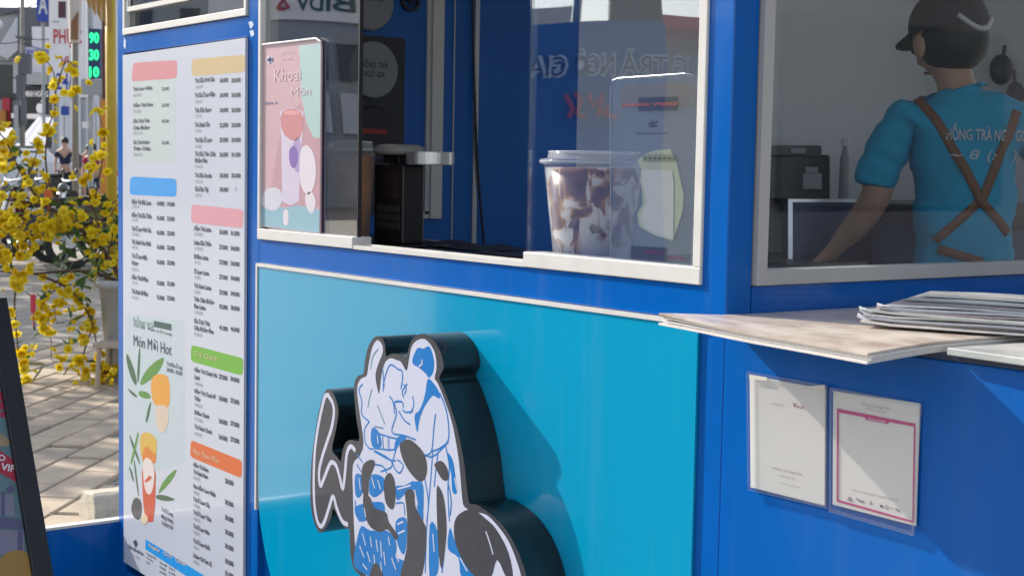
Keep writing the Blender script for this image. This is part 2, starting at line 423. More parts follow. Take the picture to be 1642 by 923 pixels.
# interior: counters, wall trims, cable
ic = MB().box(-1.70, -.05, .051, .40, 1.095, 1.118); ic.build('inner_counter', mat('inner_counter_top', (.05, .06, .09), .25, var=.1), K)
bx(-1.70, -.05, .06, .38, .1, 1.094).build('inner_cabinet', NAVY, K)
tr = MB(); tr.box(-1.70, -1.694, .715, .725, onX(690, 343, -1.7).z, ZR); tr.box(-1.70, -1.685, .725, .755, onX(690, 350, -1.7).z, ZR)
tr.box(-1.70, -1.694, .690, .755, onX(690, 350, -1.7).z, onX(690, 350, -1.7).z+.016)
tr.build('channel_trim', ALU, K)
bx(-1.70, -1.6965, .790, .793, .9, ZR).build('channel_trim', SILVER, K)
bx(-1.70, -1.692, .846, .858, 1.02, ZR).build('channel_trim', SILVER, K)
cb = [onX(x, y, -1.688) for x, y in ((757, -60), (759, 60), (762, 180), (767, 290), (776, 385), (778, 420))]
MB().tube(smooth_poly(cb, 2, False), .0028, 6).build('cable', BLACK, K, smooth=True)
# rear work counter along the left wall behind the side window
MB().box(-1.70, -1.25, 1.90, 2.58, .1, 1.15).build('work_cabinet', NAVY, K)
wc = MB().box(-1.70, -1.24, 1.89, 2.59, 1.151, 1.185)
wc.build('work_top', mat('work_top_grey', (.12, .13, .15), .4), K)
bx(-1.70, -1.30, 1.2, 1.88, .1, 1.02).build('work_cabinet', NAVY, K)
bx(-1.70, -1.29, 1.19, 1.889, 1.021, 1.04).build('work_top', MATS['work_top_grey'], K)
bx(-.60, -.04, .45, 1.75, 1.0, 1.035).build('inner_shelf', mat('shelf_board', (.02, .025, .04), .45), K)

# ------------------------------------------------------------------ menu board
MN = thing('menu_board', 'tall white drinks menu with coloured header tabs and price columns', 'menu', (-1.42, -.006, .43))
def under(o, T): o.parent = T; o.matrix_parent_inverse = Matrix.Translation(-Vector(T.location)); return o
YM = -.0060
mx0, mx1 = -1.690, -1.1525
under(MB().prism([Vector((mx0, YM, .445)), Vector((mx1, YM, .43)), Vector((mx1, YM, zm1+.002)), Vector((mx0, YM, zm1))], (0, .005, 0)).build('printed_sheet', PAPER), MN)
_mc = [0]
def mprint(name, polys, m, lv=1, it=0):
    b = MB(); _mc[0] += 1; e_ = _mc[0]*3e-6
    for p in polys:
        pts = [onY(x, y, YM-.00007*lv-e_) for x, y in p]
        if it: pts = smooth_poly(pts, it)
        b.poly(pts)
    return under(b.build(name, m, weld=False), MN)
c4 = crop(190, 60, 3.418); c5 = crop(190, 300, 3.55); c6 = crop(190, 480, 3.845); c7 = crop(190, 690, 3.964); c8 = crop(200, 680, 5.127); c9 = crop(200, 840, 11.12)
def rt(pts, r=.16):
    """round the corners of a traced quad"""
    out = []
    n = len(pts)
    for i in range(n):
        p, a, b = Vector(pts[i]), Vector(pts[i-1]), Vector(pts[(i+1) % n])
        da = (a-p); db = (b-p); la = min(6.0, da.length*.3); lb = min(6.0, db.length*.3)
        A = p+da.normalized()*la; B_ = p+db.normalized()*lb
        out += [A, A*.35+p*.5+B_*.15, B_*.35+p*.5+A*.15, B_]
    return out
pm = lambda n, c: mat(n, tuple(q*.86 for q in rgb(*c)[:3]), .35, var=.03, scale=40)
mprint('tinted_block', [[c4(78, 235), c4(312, 225), c4(310, 688), c4(75, 690)]], pm('print_pale_green', (188, 199, 200)), 1)
mprint('tinted_block', [[c6(45, 88), c6(405, 128), (297, 740), (201, 770)]], pm('print_pale_mint', (190, 203, 210)), 1)
for nm, q, c in (('print_pink_red', [c4(80, 140), c4(322, 125), c4(320, 225), c4(70, 243)], (204, 132, 140)),
                 ('print_sky_blue', [c4(65, 762), c4(318, 775), c4(318, 874), c4(60, 862)], (50, 152, 226)),
                 ('print_tan', [c4(400, 120), c4(695, 95), c4(693, 190), c4(402, 215)], (200, 176, 132)),
                 ('print_rose', [c5(415, 98), c5(712, 128), c5(708, 234), c5(413, 202)], (214, 152, 164)),
                 ('print_green', [c6(448, 278), c6(770, 362), c6(765, 470), c6(446, 380)], (112, 176, 60)),
                 ('print_orange', [c7(460, 58), c7(785, 190), c7(783, 303), c7(455, 166)], (216, 106, 50)),
                 ('print_strip_blue', [(233.3, 863.4), (330, 924), (345, 960), (233, 880)], (40, 152, 228))):
    mprint('header_tab', [rt(q) if nm != 'print_strip_blue' else [(233.3, 863.4), (330, 923.5), (330, 943), (233, 879.6)]], pm(nm, c), 2)
T1, T2, T3 = MB(), MB(), MB()
YT = YM-.0007
def rows(x0, x1max, lst, h=7.0):
    for y, s_, xr in lst: ptext(T1, s_, x0, y, xr, h, YT, .032)
rows(213.6, 0, [(146, 'Trà Long Nhãn', 244), (172, 'Hồng Trà Kem', 245), (197, 'Sữa Tươi Trân', 239.7), (208, 'Châu Đường', 240), (231, 'Sữa Tươi Nướng', 240), (241, 'Trân Châu', 241)], 5.6)
for y, s_ in ((145.5, '25.000'), (171.5, '20.000'), (197, '40.000'), (231.5, '35.000')): ptext(T1, s_, 259, y, 270.8, 5.2, YT, .016)
for y, s_ in ((155, '龍眼茶'), (181, '奶蓋'), (216, '鮮奶珍珠'), (250, '烤奶珍珠')): ptext(T2, s_, 213.5, y, 224+len(s_), 4, YT, 0)
rows(211, 0, [(326.5, 'Hồng Trà Đài Loan', 242), (347.5, 'Hồng Trà Sữa Thảo', 243), (369.5, 'Trà Ô Long Ngô Gia', 242), (390.5, 'Trà Xanh Hoa Nhài', 241.5), (413, 'Trà Ô Long Mật', 235.5), (424, 'Hương', 221.5), (447, 'Hồng Trà Bí Đao', 237.5), (469.5, 'Trà Xanh Bí Đao', 237)])
for y, a_, b_ in ((329, '14.000', '19.000'), (352.2, '16.000', '22.000'), (375.5, '16.000', '22.000'), (398.6, '16.000', '22.000'), (422.5, '16.000', '22.000'), (456, '15.000', '22.000'), (479, '15.000', '22.000')):
    ptext(T1, a_, 251.4, y, 263.2, 6.5, YT, .036); ptext(T1, b_, 267.5, y+1, 279.6, 6.5, YT, .036)
for y, s_ in ((333, '台灣紅茶'), (354, '仙草'), (377, '烏龍綠茶'), (398, '茉莉'), (433, '蜜香烏'), (455, '冬瓜'), (478, '冬瓜茶')): ptext(T2, s_, 211, y, 219+len(s_), 4.2, YT, 0)
rows(312.3, 0, [(133, 'Trà Sữa Ngô Gia', 343.5), (156.5, 'Trà Sữa Ô Long Đậm', 344.5), (180.5, 'Trà Sữa Rang', 338.5), (203.6, 'Trà Xanh Sữa', 336), (228, 'Trà Sữa Ô Long', 339.5), (250, 'Trà Sữa Trân Châu', 345.5), (260.5, 'Đường Đen', 332), (284, 'Trà Sữa Socola', 339), (306, 'Sữa Dâu Tây', 334)])
for y, a_, b_ in ((132.5, '24.000', '30.000'), (156, '24.000', '30.000'), (180, '24.000', '30.000'), (204, '22.000', '29.000'), (227.5, '25.000', '30.000'), (251, '26.000', '31.000'), (284.4, '30.000', '35.000'), (306.6, '30.000', '/')):
    ptext(T1, a_, 351.8, y, 365.5, 6.5, YT, .036); ptext(T1, b_, 370.8 if b_ != '/' else 377, y, 385.4 if b_ != '/' else 378.4, 6.5, YT, .036)
for y, s_ in ((142, '吳家奶茶'), (165.5, '烏龍奶茶'), (189, '炒奶茶'), (212, '奶綠'), (237, '烏龍'), (269, '珍珠奶茶'), (293, '可可奶茶'), (315, '草莓茶')): ptext(T2, s_, 312.3, y, 320+len(s_)*1.2, 4.2, YT, 0)
rows(311, 0, [(369, 'Hồng Trà Latte', 338), (391.5, 'Latte Sữa Thảo', 338.5), (414, 'Bí Đao Latte', 333.5), (438, 'Ô Long Latte', 334.5), (460.5, 'Trà Xanh Latte', 338), (482, 'Trân Châu Đường', 343), (493.4, 'Đen Latte', 329), (517, 'Sữa Tươi Trân', 336), (528, 'Châu Đường Đen', 342)])
for y, a_, b_ in ((374.6, '26.000', '31.000'), (398.8, '27.000', '34.000'), (423, '27.000', '34.000'), (446.5, '27.000', '34.000'), (471, '27.000', '34.000'), (493.8, '32.000', '38.000'), (527.6, '41.000', '46.000')):
    ptext(T1, a_, 351.2, y, 364.6, 6.7, YT, .036); ptext(T1, b_, 369.5, y+2, 383.6, 6.7, YT, .036)
for y, s_ in ((377, '紅茶拿鐵'), (400, '仙草拿鐵'), (422.5, '冬瓜'), (446, '烏龍'), (469.5, '綠茶'), (502, '珍珠拿鐵'), (537, '黑糖鮮奶')): ptext(T2, s_, 311, y, 318+len(s_)*1.6, 4.4, YT, 0)
rows(311.5, 0, [(595, 'Hồng Trà Chanh Hà', 347.5), (606.5, 'Lạnh', 320), (629, 'Hồng Trà Chanh Đá', 347), (640.5, 'Thảo', 321), (663, 'Bí Đao Chanh', 335), (685.8, 'Trà Xanh Chanh', 339.5)], 6.6)
for y, a_, b_ in ((606, '27.000', '34.000'), (640.7, '24.000', '27.000'), (677, '24.000', '27.000'), (702.4, '24.000', '27.000')):
    ptext(T1, a_, 350.5, y, 364.2, 7.1, YT, .036); ptext(T1, b_, 369, y+3.5, 383.2, 7.1, YT, .036)
for y, s_ in ((616, '紅茶檸檬'), (650, '檸檬仙草'), (673, '冬瓜檸檬'), (696, '綠茶檸')): ptext(T2, s_, 311.5, y, 318+len(s_)*1.6, 4.6, YT, 0)
rows(309.8, 0, [(747, 'Hồng Trà Kem', 334), (758, 'Trà Xanh Kem', 333), (781, 'Hoa Hồng Long Nhãn', 345.5), (802, 'Trà Ô Long Sữa', 336), (823, 'Trà Ô Long Thảo', 338.5), (845, 'Trà Ô Long Nho', 335.5), (868.5, 'Trà Ô Long Bưởi', 336), (892, 'Dương Chi Cam Lộ', 339)], 6.8)
for y, a_ in ((773, '28.000'), (807, '30.000'), (831.5, '30.000'), (854.5, '30.000'), (877, '30.000'), (901, '30.000'), (920.5, '31.000')): ptext(T1, a_, 360.5, y, 374, 7.5, YT, .036)
for y, s_ in ((767, '奶蓋茶'), (790, '桂圓'), (811, '烏龍奶'), (832, '烏龍仙'), (854, '葡萄'), (877.5, '柚子'), (901, '楊枝')): ptext(T2, s_, 309.8, y, 316+len(s_)*1.6, 4.6, YT, 0)
# lower picture block
ptext(T3, 'hồng trà', *c6(92, 148), c6(214, 0)[0], 11, YT, .0)
ptext(T1, 'Món Mới Hot', *c6(92, 282), c6(326, 0)[0], 17.5, YT, .0)
ptext(T1, 'Trà Sữa   Đậm vị Ô Long', *c6(92, 165), c6(326, 0)[0], 4, YT, .01)
for k, s_ in enumerate(('Trà Bí Đao Ô Long', '24.000 - 30.000')): ptext(T1, s_, *c6(296, 405+k*36), c6(392, 0)[0], 6.4, YT, .016)
for k, s_ in enumerate(('Trà Ô Long', 'Mãng Hoàng', 'Trà Bưởi 33.000')): ptext(T1, s_, *c7(272, 510+k*42), c7(345, 0)[0], 6.5, YT, .016)
ptext(T1, 'HỒNG TRÀ NGÔ GIA', *c9(55, 410), c9(330, 0)[0], 4.6, YT, .036)
ptext(T2, 'since 2002', *c9(110, 540), c9(270, 0)[0], 4, YT, 0)
for k in range(3):
    ptext(T1, ('Topping thêm', 'Trân châu', 'Thạch')[k], *c9(380, 530+k*75), c9((560, 500, 440)[k], 0)[0], 3.6, YT, .01)
    ptext(T1, ('Size M   Size L', '5.000   6.000', '6.000  7.000')[k], *c9(620, 690+k*80), c9(900, 0)[0], 3.6, YT, .01)
under(T1.build('menu_lettering', INK, weld=False), MN); under(T2.build('subtitle_lettering', INK2, weld=False), MN)
under(T3.build('green_lettering', pm('print_sage', (128, 158, 146)), weld=False), MN)
TW = MB()
ptext(TW, 'Trà Chanh', *c6(466, 345), c6(610, 0)[0], 8, YT, .0); ptext(TW, 'Món Theo Mùa', *c7(475, 145), c7(635, 0)[0], 8.5, YT, .0)
ptext(TW, 'Ngày  Giờ  Quà', *c9(430, 395), c9(1080, 0)[0], 5.5, YT, .01)
under(TW.build('white_lettering', pm('print_cream', (222, 200, 170)), weld=False), MN)
mprint('dark_label', [[c6(218, 130), c6(327, 152), c6(327, 192), c6(218, 168)]], pm('print_bottle_green', (62, 92, 88)), 2)
LG, LD = pm('print_leaf_green', (92, 142, 62)), pm('print_leaf_dark', (62, 100, 72))
for q, m_ in (([c6(50, 322), c6(88, 400), c6(115, 500), c6(108, 537), c6(75, 480), c6(47, 375)], LD), ([c6(124, 300), c6(137, 300), c6(128, 505), c6(112, 510)], LD),
              ([c6(292, 345), c6(255, 440), c6(190, 503), c6(127, 535), c6(148, 465), c6(210, 390)], LG), ([c6(124, 560), c6(180, 568), c6(206, 606), c6(165, 612), c6(125, 592)], LG),
              ([c6(48, 538), c6(118, 592), c6(112, 606), c6(75, 580)], LD), ([c6(206, 618), c6(184, 742), c6(163, 768), c6(184, 655)], LD),
              ([c8(265, 572), c8(330, 442), c8(438, 350), c8(402, 440), c8(312, 545)], LG), ([c8(255, 578), c8(330, 578), c8(432, 620), c8(330, 632), c8(258, 610)], LD),
              ([c8(30, 60), c8(75, 160), c8(132, 325), c8(118, 322), c8(60, 185)], LD), ([c8(110, 45), c8(117, 90), c8(62, 330), c8(43, 322), c8(78, 175)], LG), ([c8(70, 290), c8(85, 300), c8(118, 580), c8(108, 588)], LD), ([c8(28, 330), c8(60, 380), c8(78, 470), c8(66, 470)], LD)):
    mprint('leaf_print', [q], m_, 2, 1)
mprint('cup_print', [[c6(198, 500), c6(225, 460), c6(290, 458), c6(316, 500), c6(318, 640), c6(300, 670), c6(225, 655), c6(203, 600)]], pm('print_amber', (226, 160, 62)), 2, 1)
mprint('cup_print', [[c6(222, 645), c6(312, 655), c6(305, 790), c6(260, 830), c6(235, 780)]], pm('print_beige', (214, 196, 176)), 3, 1)
mprint('cup_print', [[c8(118, 85), c8(190, 55), c8(256, 110), c8(266, 160), c8(255, 300), c8(135, 300)]], pm('print_gold', (214, 176, 78)), 3, 1)
mprint('cup_print', [[c8(150, 210), c8(180, 170), c8(230, 230), c8(258, 240), c8(255, 330), c8(140, 320)]], pm('print_orange_tea', (216, 128, 48)), 4, 1)
mprint('cup_print', [[c8(134, 280), c8(258, 290), c8(246, 790), c8(200, 806), c8(158, 770)]], pm('print_red_tea', (206, 82, 48)), 3, 1)
mprint('cup_print', [[c8(145, 300), c8(190, 262), c8(242, 330), c8(244, 480), c8(210, 592), c8(160, 540)]], pm('print_label_white', (226, 214, 210)), 5, 2)
mprint('cup_print', [[c8(165, 460), c8(200, 420), c8(225, 430), c8(210, 455), c8(170, 480)]], MATS['print_red_tea'], 6, 0)
mprint('pearl_print', [[c8(50, 680), c8(80, 590), c8(140, 620), c8(140, 760), c8(100, 790), c8(60, 740)]], pm('print_charcoal', (72, 72, 78)), 2, 2)
mprint('pearl_print', [[c8(130, 770), c8(155, 718), c8(190, 760), c8(188, 810), c8(150, 822)]], pm('print_cream_disc', (230, 206, 170)), 6, 2)
mprint('logo_print', [[c9(145, 300), c9(200, 270), c9(235, 350), c9(200, 420), c9(175, 380)]], INK, 2, 0)

# ------------------------------------------------------------------ emblem sign standing off the teal panel
EM = thing('emblem_sign', 'thick cut-out emblem sign with white and blue drawing on the teal panel', 'sign', onY(660, 740, -.0045))
YE = -.0635
A_ = crop(480, 520, 2.29); B_ = crop(480, 520, 4.195); C_ = crop(600, 520, 4.195); D_ = crop(480, 700, 4.14); E_ = crop(660, 700, 4.1375)
outline = [(524, 623.7), (533, 628), (538.4, 639), (542.5, 656), (541, 675), (537, 696), (532.5, 720), (540, 731.5), (546.5, 739), (548.5, 726), (554, 709.5), (563, 704.5), (572, 707), (576.5, 701),
 (571.8, 672.6), (568, 632), (568, 615), (574, 602), (582.5, 598.7), (585, 579.6), (589.7, 558), (598, 542.6), (606, 538.5), (612, 541.5), (617, 551), (618.3, 566), (620, 571), (628.6, 566.5), (643, 569),
 (652, 573), (653.6, 565), (659.6, 546), (669, 536.7), (681, 535.5), (695, 545), (705, 560.5), (710.8, 579.6), (710.8, 591.5), (704.5, 606), (712, 622.5), (724, 656), (733.5, 687), (744, 740), (749, 785), (753, 806),
 (763, 808), (781, 819), (802, 837), (817, 857), (829, 879), (837.6, 900.6), (844, 923), (850, 960), (838, 1000), (760, 1020), (690, 1015), (625, 985), (590, 945), (577, 921), (568, 912), (563, 893), (561, 869), (560, 848), (552, 845), (543, 830), (534, 814),
 (532, 826), (526, 840), (518.6, 851), (511.4, 852), (503, 835), (498, 806), (498, 772), (500.3, 730), (508.6, 672.6), (515.8, 641.6)]
outP = catmull([onY(x, y, YE) for x, y in outline], 3)
under(MB().prism([p+Vector((0, .0006, 0)) for p in outP], (0, .058, 0)).build('sign_body', mat('sign_body_black', (.006, .011, .013), .3, var=.15, coat=.3), weld=False), EM)
_pc = [0]
def step():
    _pc[0] += 1; return _pc[0] % 90*4e-6
def inl(name, polys, m, lv, it=1):
    b = MB()
    for p in polys:
        k_ = step()
        b.poly(catmull([onY(x, y, YE-.0002*lv-k_*.3) for x, y in p], 3))
    return under(b.build(name, m, weld=False), EM)
def strokes(name, lines, m, lv, w):
    b = MB()
    for L in lines:
        q = line2(catmull([onY(x, y, YE-.0002*lv-step()*.3) for x, y in L], 4, False), w); b.add(q.v, q.f)
    return under(b.build(name, m, weld=False), EM)
SG = mat('sign_dark_grey', (.05, .05, .06), .32, var=.1, scale=60, coat=.2); SW_ = mat('sign_white', (.53, .55, .68), .3, var=.03, coat=.2); SB = mat('sign_blue_print', (.0, .16, .48), .3, var=.05, coat=.2)
inl('sign_face', [outline], SG, 0.4)
b = MB()
for L, w in (([D_(112, -330), D_(150, -255)], .012),):
    pass
# letter stroke at the left: white edging with a dark brush core
strokes('white_edging', [[(528, 634), (522, 634), (517, 650), (510, 684), (505, 720), (503.5, 748), (503, 775), (504, 806), (508, 832), (514, 843), (520, 836), (527, 815), (534, 795), (540, 814), (549, 835), (558, 840)],
                         [(527, 635), (533, 645), (535.5, 660), (532, 684), (525, 706), (516, 734), (511.5, 757), (513.5, 778), (518, 770), (527, 747), (532, 740.5), (539, 746), (545, 766), (549.5, 783), (553, 760), (556, 728), (562, 715), (570, 722)]], SW_, 1.2, .0068)
inl('white_figure', [[(606, 545), (613, 553), (613.5, 566), (607, 582), (602, 601), (605, 622), (608.5, 630), (612, 600), (618, 580), (627, 574), (636, 577), (643, 580), (652, 594), (656, 575), (660, 556), (668, 546), (680, 543), (691, 553), (698, 568),
 (700, 590), (697, 606), (702.5, 615), (714, 644), (726, 682), (736, 740), (741, 797), (745, 812), (758, 819), (772, 822), (782, 826), (796, 840), (815, 866), (829, 900), (836, 925), (840, 960), (760, 1005), (690, 1003), (628, 975), (595, 935), (582, 912), (572, 895), (568, 850), (566, 790), (566, 745), (577, 730),
 (583, 710), (578, 670), (573, 632), (574, 615), (580, 606), (588, 602), (591, 585), (596, 560), (601, 549)]], SW_, 1.0)
inl('blue_print', [[C_(258, 230), C_(280, 175), C_(300, 155), C_(332, 162), C_(372, 148), C_(402, 240), C_(396, 322), C_(366, 357), (683, 599), C_(300, 290), C_(262, 266)],
 [C_(365, 362), C_(432, 442), C_(440, 498), C_(402, 478), C_(380, 492), C_(335, 560), C_(305, 640), C_(290, 725), C_(272, 640), C_(276, 598), C_(300, 580), C_(328, 520), C_(345, 450)],
 [D_(362, 790), D_(380, 690), D_(412, 590), D_(470, 620), D_(580, 620), D_(640, 690), D_(640, 780), D_(600, 930), D_(480, 930), D_(420, 900), D_(368, 860)], [D_(368, 470), D_(430, 440), D_(500, 430), D_(560, 440), D_(560, 520), D_(480, 540), D_(400, 560)],
 [D_(372, 250), D_(425, 262), D_(435, 330), D_(400, 400), D_(372, 380)], [D_(480, 250), D_(560, 270), D_(560, 350), D_(500, 400), D_(462, 360)],
 [B_(492, 690), B_(540, 730), B_(552, 820), B_(500, 830), B_(480, 765)], [B_(650, 770), B_(700, 740), B_(720, 765), B_(680, 800), B_(640, 850)],
 [D_(640, 560), D_(710, 540), D_(712, 700), D_(690, 780), D_(650, 700)], [D_(636, 330), D_(700, 320), D_(760, 290), D_(770, 340), D_(700, 380), D_(650, 420)], [D_(590, 760), D_(640, 800), D_(700, 830), D_(680, 920), D_(600, 920)],
 [E_(232, 105), E_(272, 150), E_(290, 260), E_(300, 370), E_(270, 360), E_(262, 240)], [E_(120, 580), E_(170, 620), E_(180, 850), E_(160, 920), E_(118, 920)], [E_(255, 600), E_(290, 700), E_(360, 830), E_(420, 930), E_(330, 930), E_(310, 800), E_(240, 740)],
 [E_(5, 310), E_(70, 300), E_(80, 420), E_(70, 540), E_(40, 500), E_(30, 400)]], SB, 1.6)
strokes('blue_line_print', [[C_(60, 450), C_(62, 400), C_(85, 312), C_(112, 270), C_(160, 300), C_(185, 312), C_(190, 365), C_(178, 432)], [C_(222, 398), C_(188, 450), C_(200, 492)], [C_(188, 572), C_(215, 590), C_(262, 580)],
 [C_(165, 580), C_(200, 640), C_(242, 672)], [C_(180, 515), C_(135, 525), C_(150, 600), C_(118, 722), C_(200, 745), C_(280, 775)], [C_(440, 460), C_(480, 560), C_(500, 680), C_(495, 782), C_(440, 832), C_(380, 852)], [C_(412, 600), C_(400, 700), C_(384, 852), C_(330, 880)],
 [B_(425, 400), B_(400, 440), B_(420, 520), B_(418, 600), B_(470, 652)], [B_(472, 650), B_(440, 702), B_(440, 782), B_(470, 832), B_(498, 835)], [B_(540, 735), B_(620, 760), B_(660, 775), B_(640, 840), B_(500, 830)],
 [B_(560, 745), B_(565, 840)], [B_(600, 760), B_(605, 850)], [B_(500, 850), B_(600, 905), B_(650, 915)], [D_(500, 90), D_(600, 150), D_(610, 200), D_(540, 230)], [D_(650, 60), D_(620, 170), D_(660, 240), D_(690, 190), D_(650, 150)], [D_(380, 110), D_(420, 170)],
 [E_(0, 30), E_(60, 100), E_(140, 130), E_(245, 30)], [E_(140, 90), E_(125, 300), E_(100, 600), E_(90, 900)], [E_(175, 100), E_(158, 240), E_(150, 330)], [E_(225, 60), E_(250, 200), E_(240, 340), E_(250, 560)], [E_(80, 240), E_(110, 420), E_(100, 560)], [E_(300, 680), E_(310, 760), E_(345, 815)],
 [D_(372, 420), D_(372, 500), D_(400, 560)], [D_(480, 430), D_(500, 520), D_(540, 600)], [D_(640, 440), D_(690, 440), D_(700, 520)], [D_(610, 660), D_(630, 760), D_(620, 900)], [D_(650, 820), D_(660, 900)], [D_(560, 200), D_(580, 240)], [D_(480, 180), D_(545, 190), D_(570, 215)], [D_(430, 250), D_(475, 240)], [D_(380, 180), D_(410, 230)], [E_(60, 400), E_(75, 520), E_(60, 620)], [E_(200, 620), E_(215, 760), E_(200, 900)], [E_(240, 300), E_(262, 420), E_(255, 520)], [E_(10, 250), E_(60, 262), E_(84, 230)], [B_(605, 480), B_(630, 520), B_(640, 600)], [B_(560, 300), B_(570, 420)], [B_(700, 400), B_(720, 430), B_(705, 470)], [B_(640, 520), B_(690, 520), B_(700, 560)], [B_(760, 480), B_(770, 540), B_(745, 600)]], SB, 1.9, .0024)
strokes('grey_line_print', [[C_(20, 540), C_(45, 600), C_(72, 672)], [C_(0, 685), C_(62, 697)], [B_(490, 430), B_(470, 500), B_(460, 560)], [B_(530, 165), B_(492, 220), B_(480, 300)]], mat('sign_slate_print', (.10, .22, .30), .35), 1.9, .0022)
inl('dark_brush_print', [[D_(665, 60), D_(700, 22), D_(745, 22), D_(822, 100), D_(848, 200), D_(828, 285), D_(775, 282), D_(700, 180)], [E_(152, 178), E_(198, 158), E_(238, 212), E_(242, 280), E_(205, 284), E_(162, 212)],
 [E_(165, 350), E_(190, 343), E_(216, 420), E_(232, 600), E_(217, 780), E_(195, 870), E_(175, 700)], [D_(412, 260), D_(425, 180), D_(478, 150), D_(502, 178), D_(462, 290), D_(455, 400), D_(420, 370)], [D_(560, 330), D_(572, 262), D_(604, 238), D_(632, 292), D_(638, 400), D_(620, 480), D_(575, 440)],
 [D_(425, 380), D_(470, 400), D_(500, 470), D_(575, 500), D_(592, 560), D_(652, 650), D_(640, 684), D_(585, 612), D_(540, 630), D_(470, 595), D_(430, 500)], [D_(702, 362), D_(760, 358), D_(770, 460), D_(822, 560), D_(842, 620), D_(835, 790), D_(795, 950), D_(670, 950), D_(712, 740), D_(715, 520)],
 [D_(488, 850), D_(515, 835), D_(560, 923), D_(540, 960), D_(470, 930)],
 [E_(285, 560), E_(330, 500), E_(405, 480), E_(490, 540), E_(560, 610), E_(640, 760), E_(672, 930), E_(628, 930), E_(566, 812), E_(520, 940), E_(420, 925), E_(330, 800), E_(285, 680)]], SG, 2.3)
strokes('white_highlight_print', [[E_(492, 625), E_(515, 690), E_(540, 778)], [C_(320, 235), C_(322, 262), C_(300, 282)], [B_(525, 745), B_(530, 800)], [B_(585, 770), B_(590, 830)], [D_(420, 640), D_(440, 720)], [D_(400, 720), D_(430, 800)], [D_(470, 660), D_(480, 730)], [D_(510, 680), D_(520, 760)], [D_(450, 760), D_(470, 830)], [D_(540, 690), D_(545, 800)], [D_(495, 780), D_(500, 840)], [D_(420, 840), D_(450, 880)], [D_(640, 780), D_(660, 830)], [E_(285, 270), E_(300, 350)], [D_(480, 270), D_(500, 340)], [D_(520, 285), D_(540, 350)], [D_(650, 345), D_(740, 320)], [D_(395, 270), D_(405, 350)], [D_(430, 470), D_(440, 530)], [D_(650, 580), D_(690, 560)], [D_(655, 640), D_(700, 620)], [D_(612, 800), D_(640, 880)], [D_(560, 760), D_(570, 850)], [D_(590, 660), D_(600, 720)], [D_(540, 830), D_(545, 890)], [E_(140, 640), E_(150, 760)], [E_(320, 800), E_(370, 890)], [E_(20, 350), E_(40, 450)]], SW_, 2.6, .0024)

# ------------------------------------------------------------------ payment cards in plastic sleeves (codes left blank)
def quadY(q, y0): return [onY(x, y, y0) for x, y in q]
def card(label, sleeve, paper, builder):
    T = thing('payment_card', label, 'card', onY(*sleeve[3], -.003), 'printed cards taped under the paper pile')
    sl = quadY(sleeve, -.0075)
    under(MB().prism(quadY(paper, -.0045), (0, .0012, 0)).build('paper_card', MATS_CARD, weld=False), T)
    under(MB().prism(sl, (0, .0007, 0)).build('plastic_sleeve', SLEEVE, weld=False), T)
    rim = MB()
    for i in range(4):
        a, b = sl[i], sl[(i+1) % 4]; c = sum(sl, Vector())/4
        ia, ib = a+(c-a).normalized()*.0045, b+(c-b).normalized()*.0045
        rim.prism([a+Vector((0, -.0004, 0)), b+Vector((0, -.0004, 0)), ib+Vector((0, -.0004, 0)), ia+Vector((0, -.0004, 0))], (0, -.0006, 0))
    under(rim.build('sleeve_edge', glass_mat('sleeve_edge', (.93, .95, .97), .08, .3), weld=False), T)
    builder(T); return T
MATS_CARD = mat('card_paper', (.74, .72, .69), .5, var=.02, scale=20)
F6 = crop(1160, 570, 2.614)
INKF = mat('faint_ink', (.40, .38, .40), .6, var=0); INKR = mat('dark_red_ink', (.25, .03, .06), .5, var=0); MAG = mat('magenta_print', (.55, .06, .22), .4, var=.03)
def cb1(T):
    m = MB()
    ptext(m, 'Hồng Trà Ngô Gia', *F6(205, 472), F6(332, 0)[0], 3.2, -.0052, .01); ptext(m, '0900 000 000', *F6(235, 505), F6(300, 0)[0], 2.8, -.0052, .0)
    ptext(m, 'quét mã thanh toán', *F6(232, 533), F6(322, 0)[0], 2.8, -.0052, 0); ptext(m, 'momo', *F6(200, 203), F6(250, 0)[0], 4, -.0052, 0)
    under(m.build('lettering', INKF, weld=False), T)
    m = MB(); ptext(m, 'V', *F6(290, 214), F6(305, 0)[0], 7, -.0052, .03); ptext(m, 'ietQR', *F6(306, 217), F6(340, 0)[0], 4.5, -.0052, 0)
    under(m.build('logo_print', INKR, weld=False), T)
    TPM = mat('clear_tape', (.62, .60, .55), .3)
    for q in ([F6(352, 128), F6(425, 122), F6(427, 148), F6(352, 136)], [F6(108, 78), F6(182, 90), F6(182, 106), F6(108, 96)]): under(MB().poly(quadY(q, -.0086)).build('tape', TPM, weld=False), T)
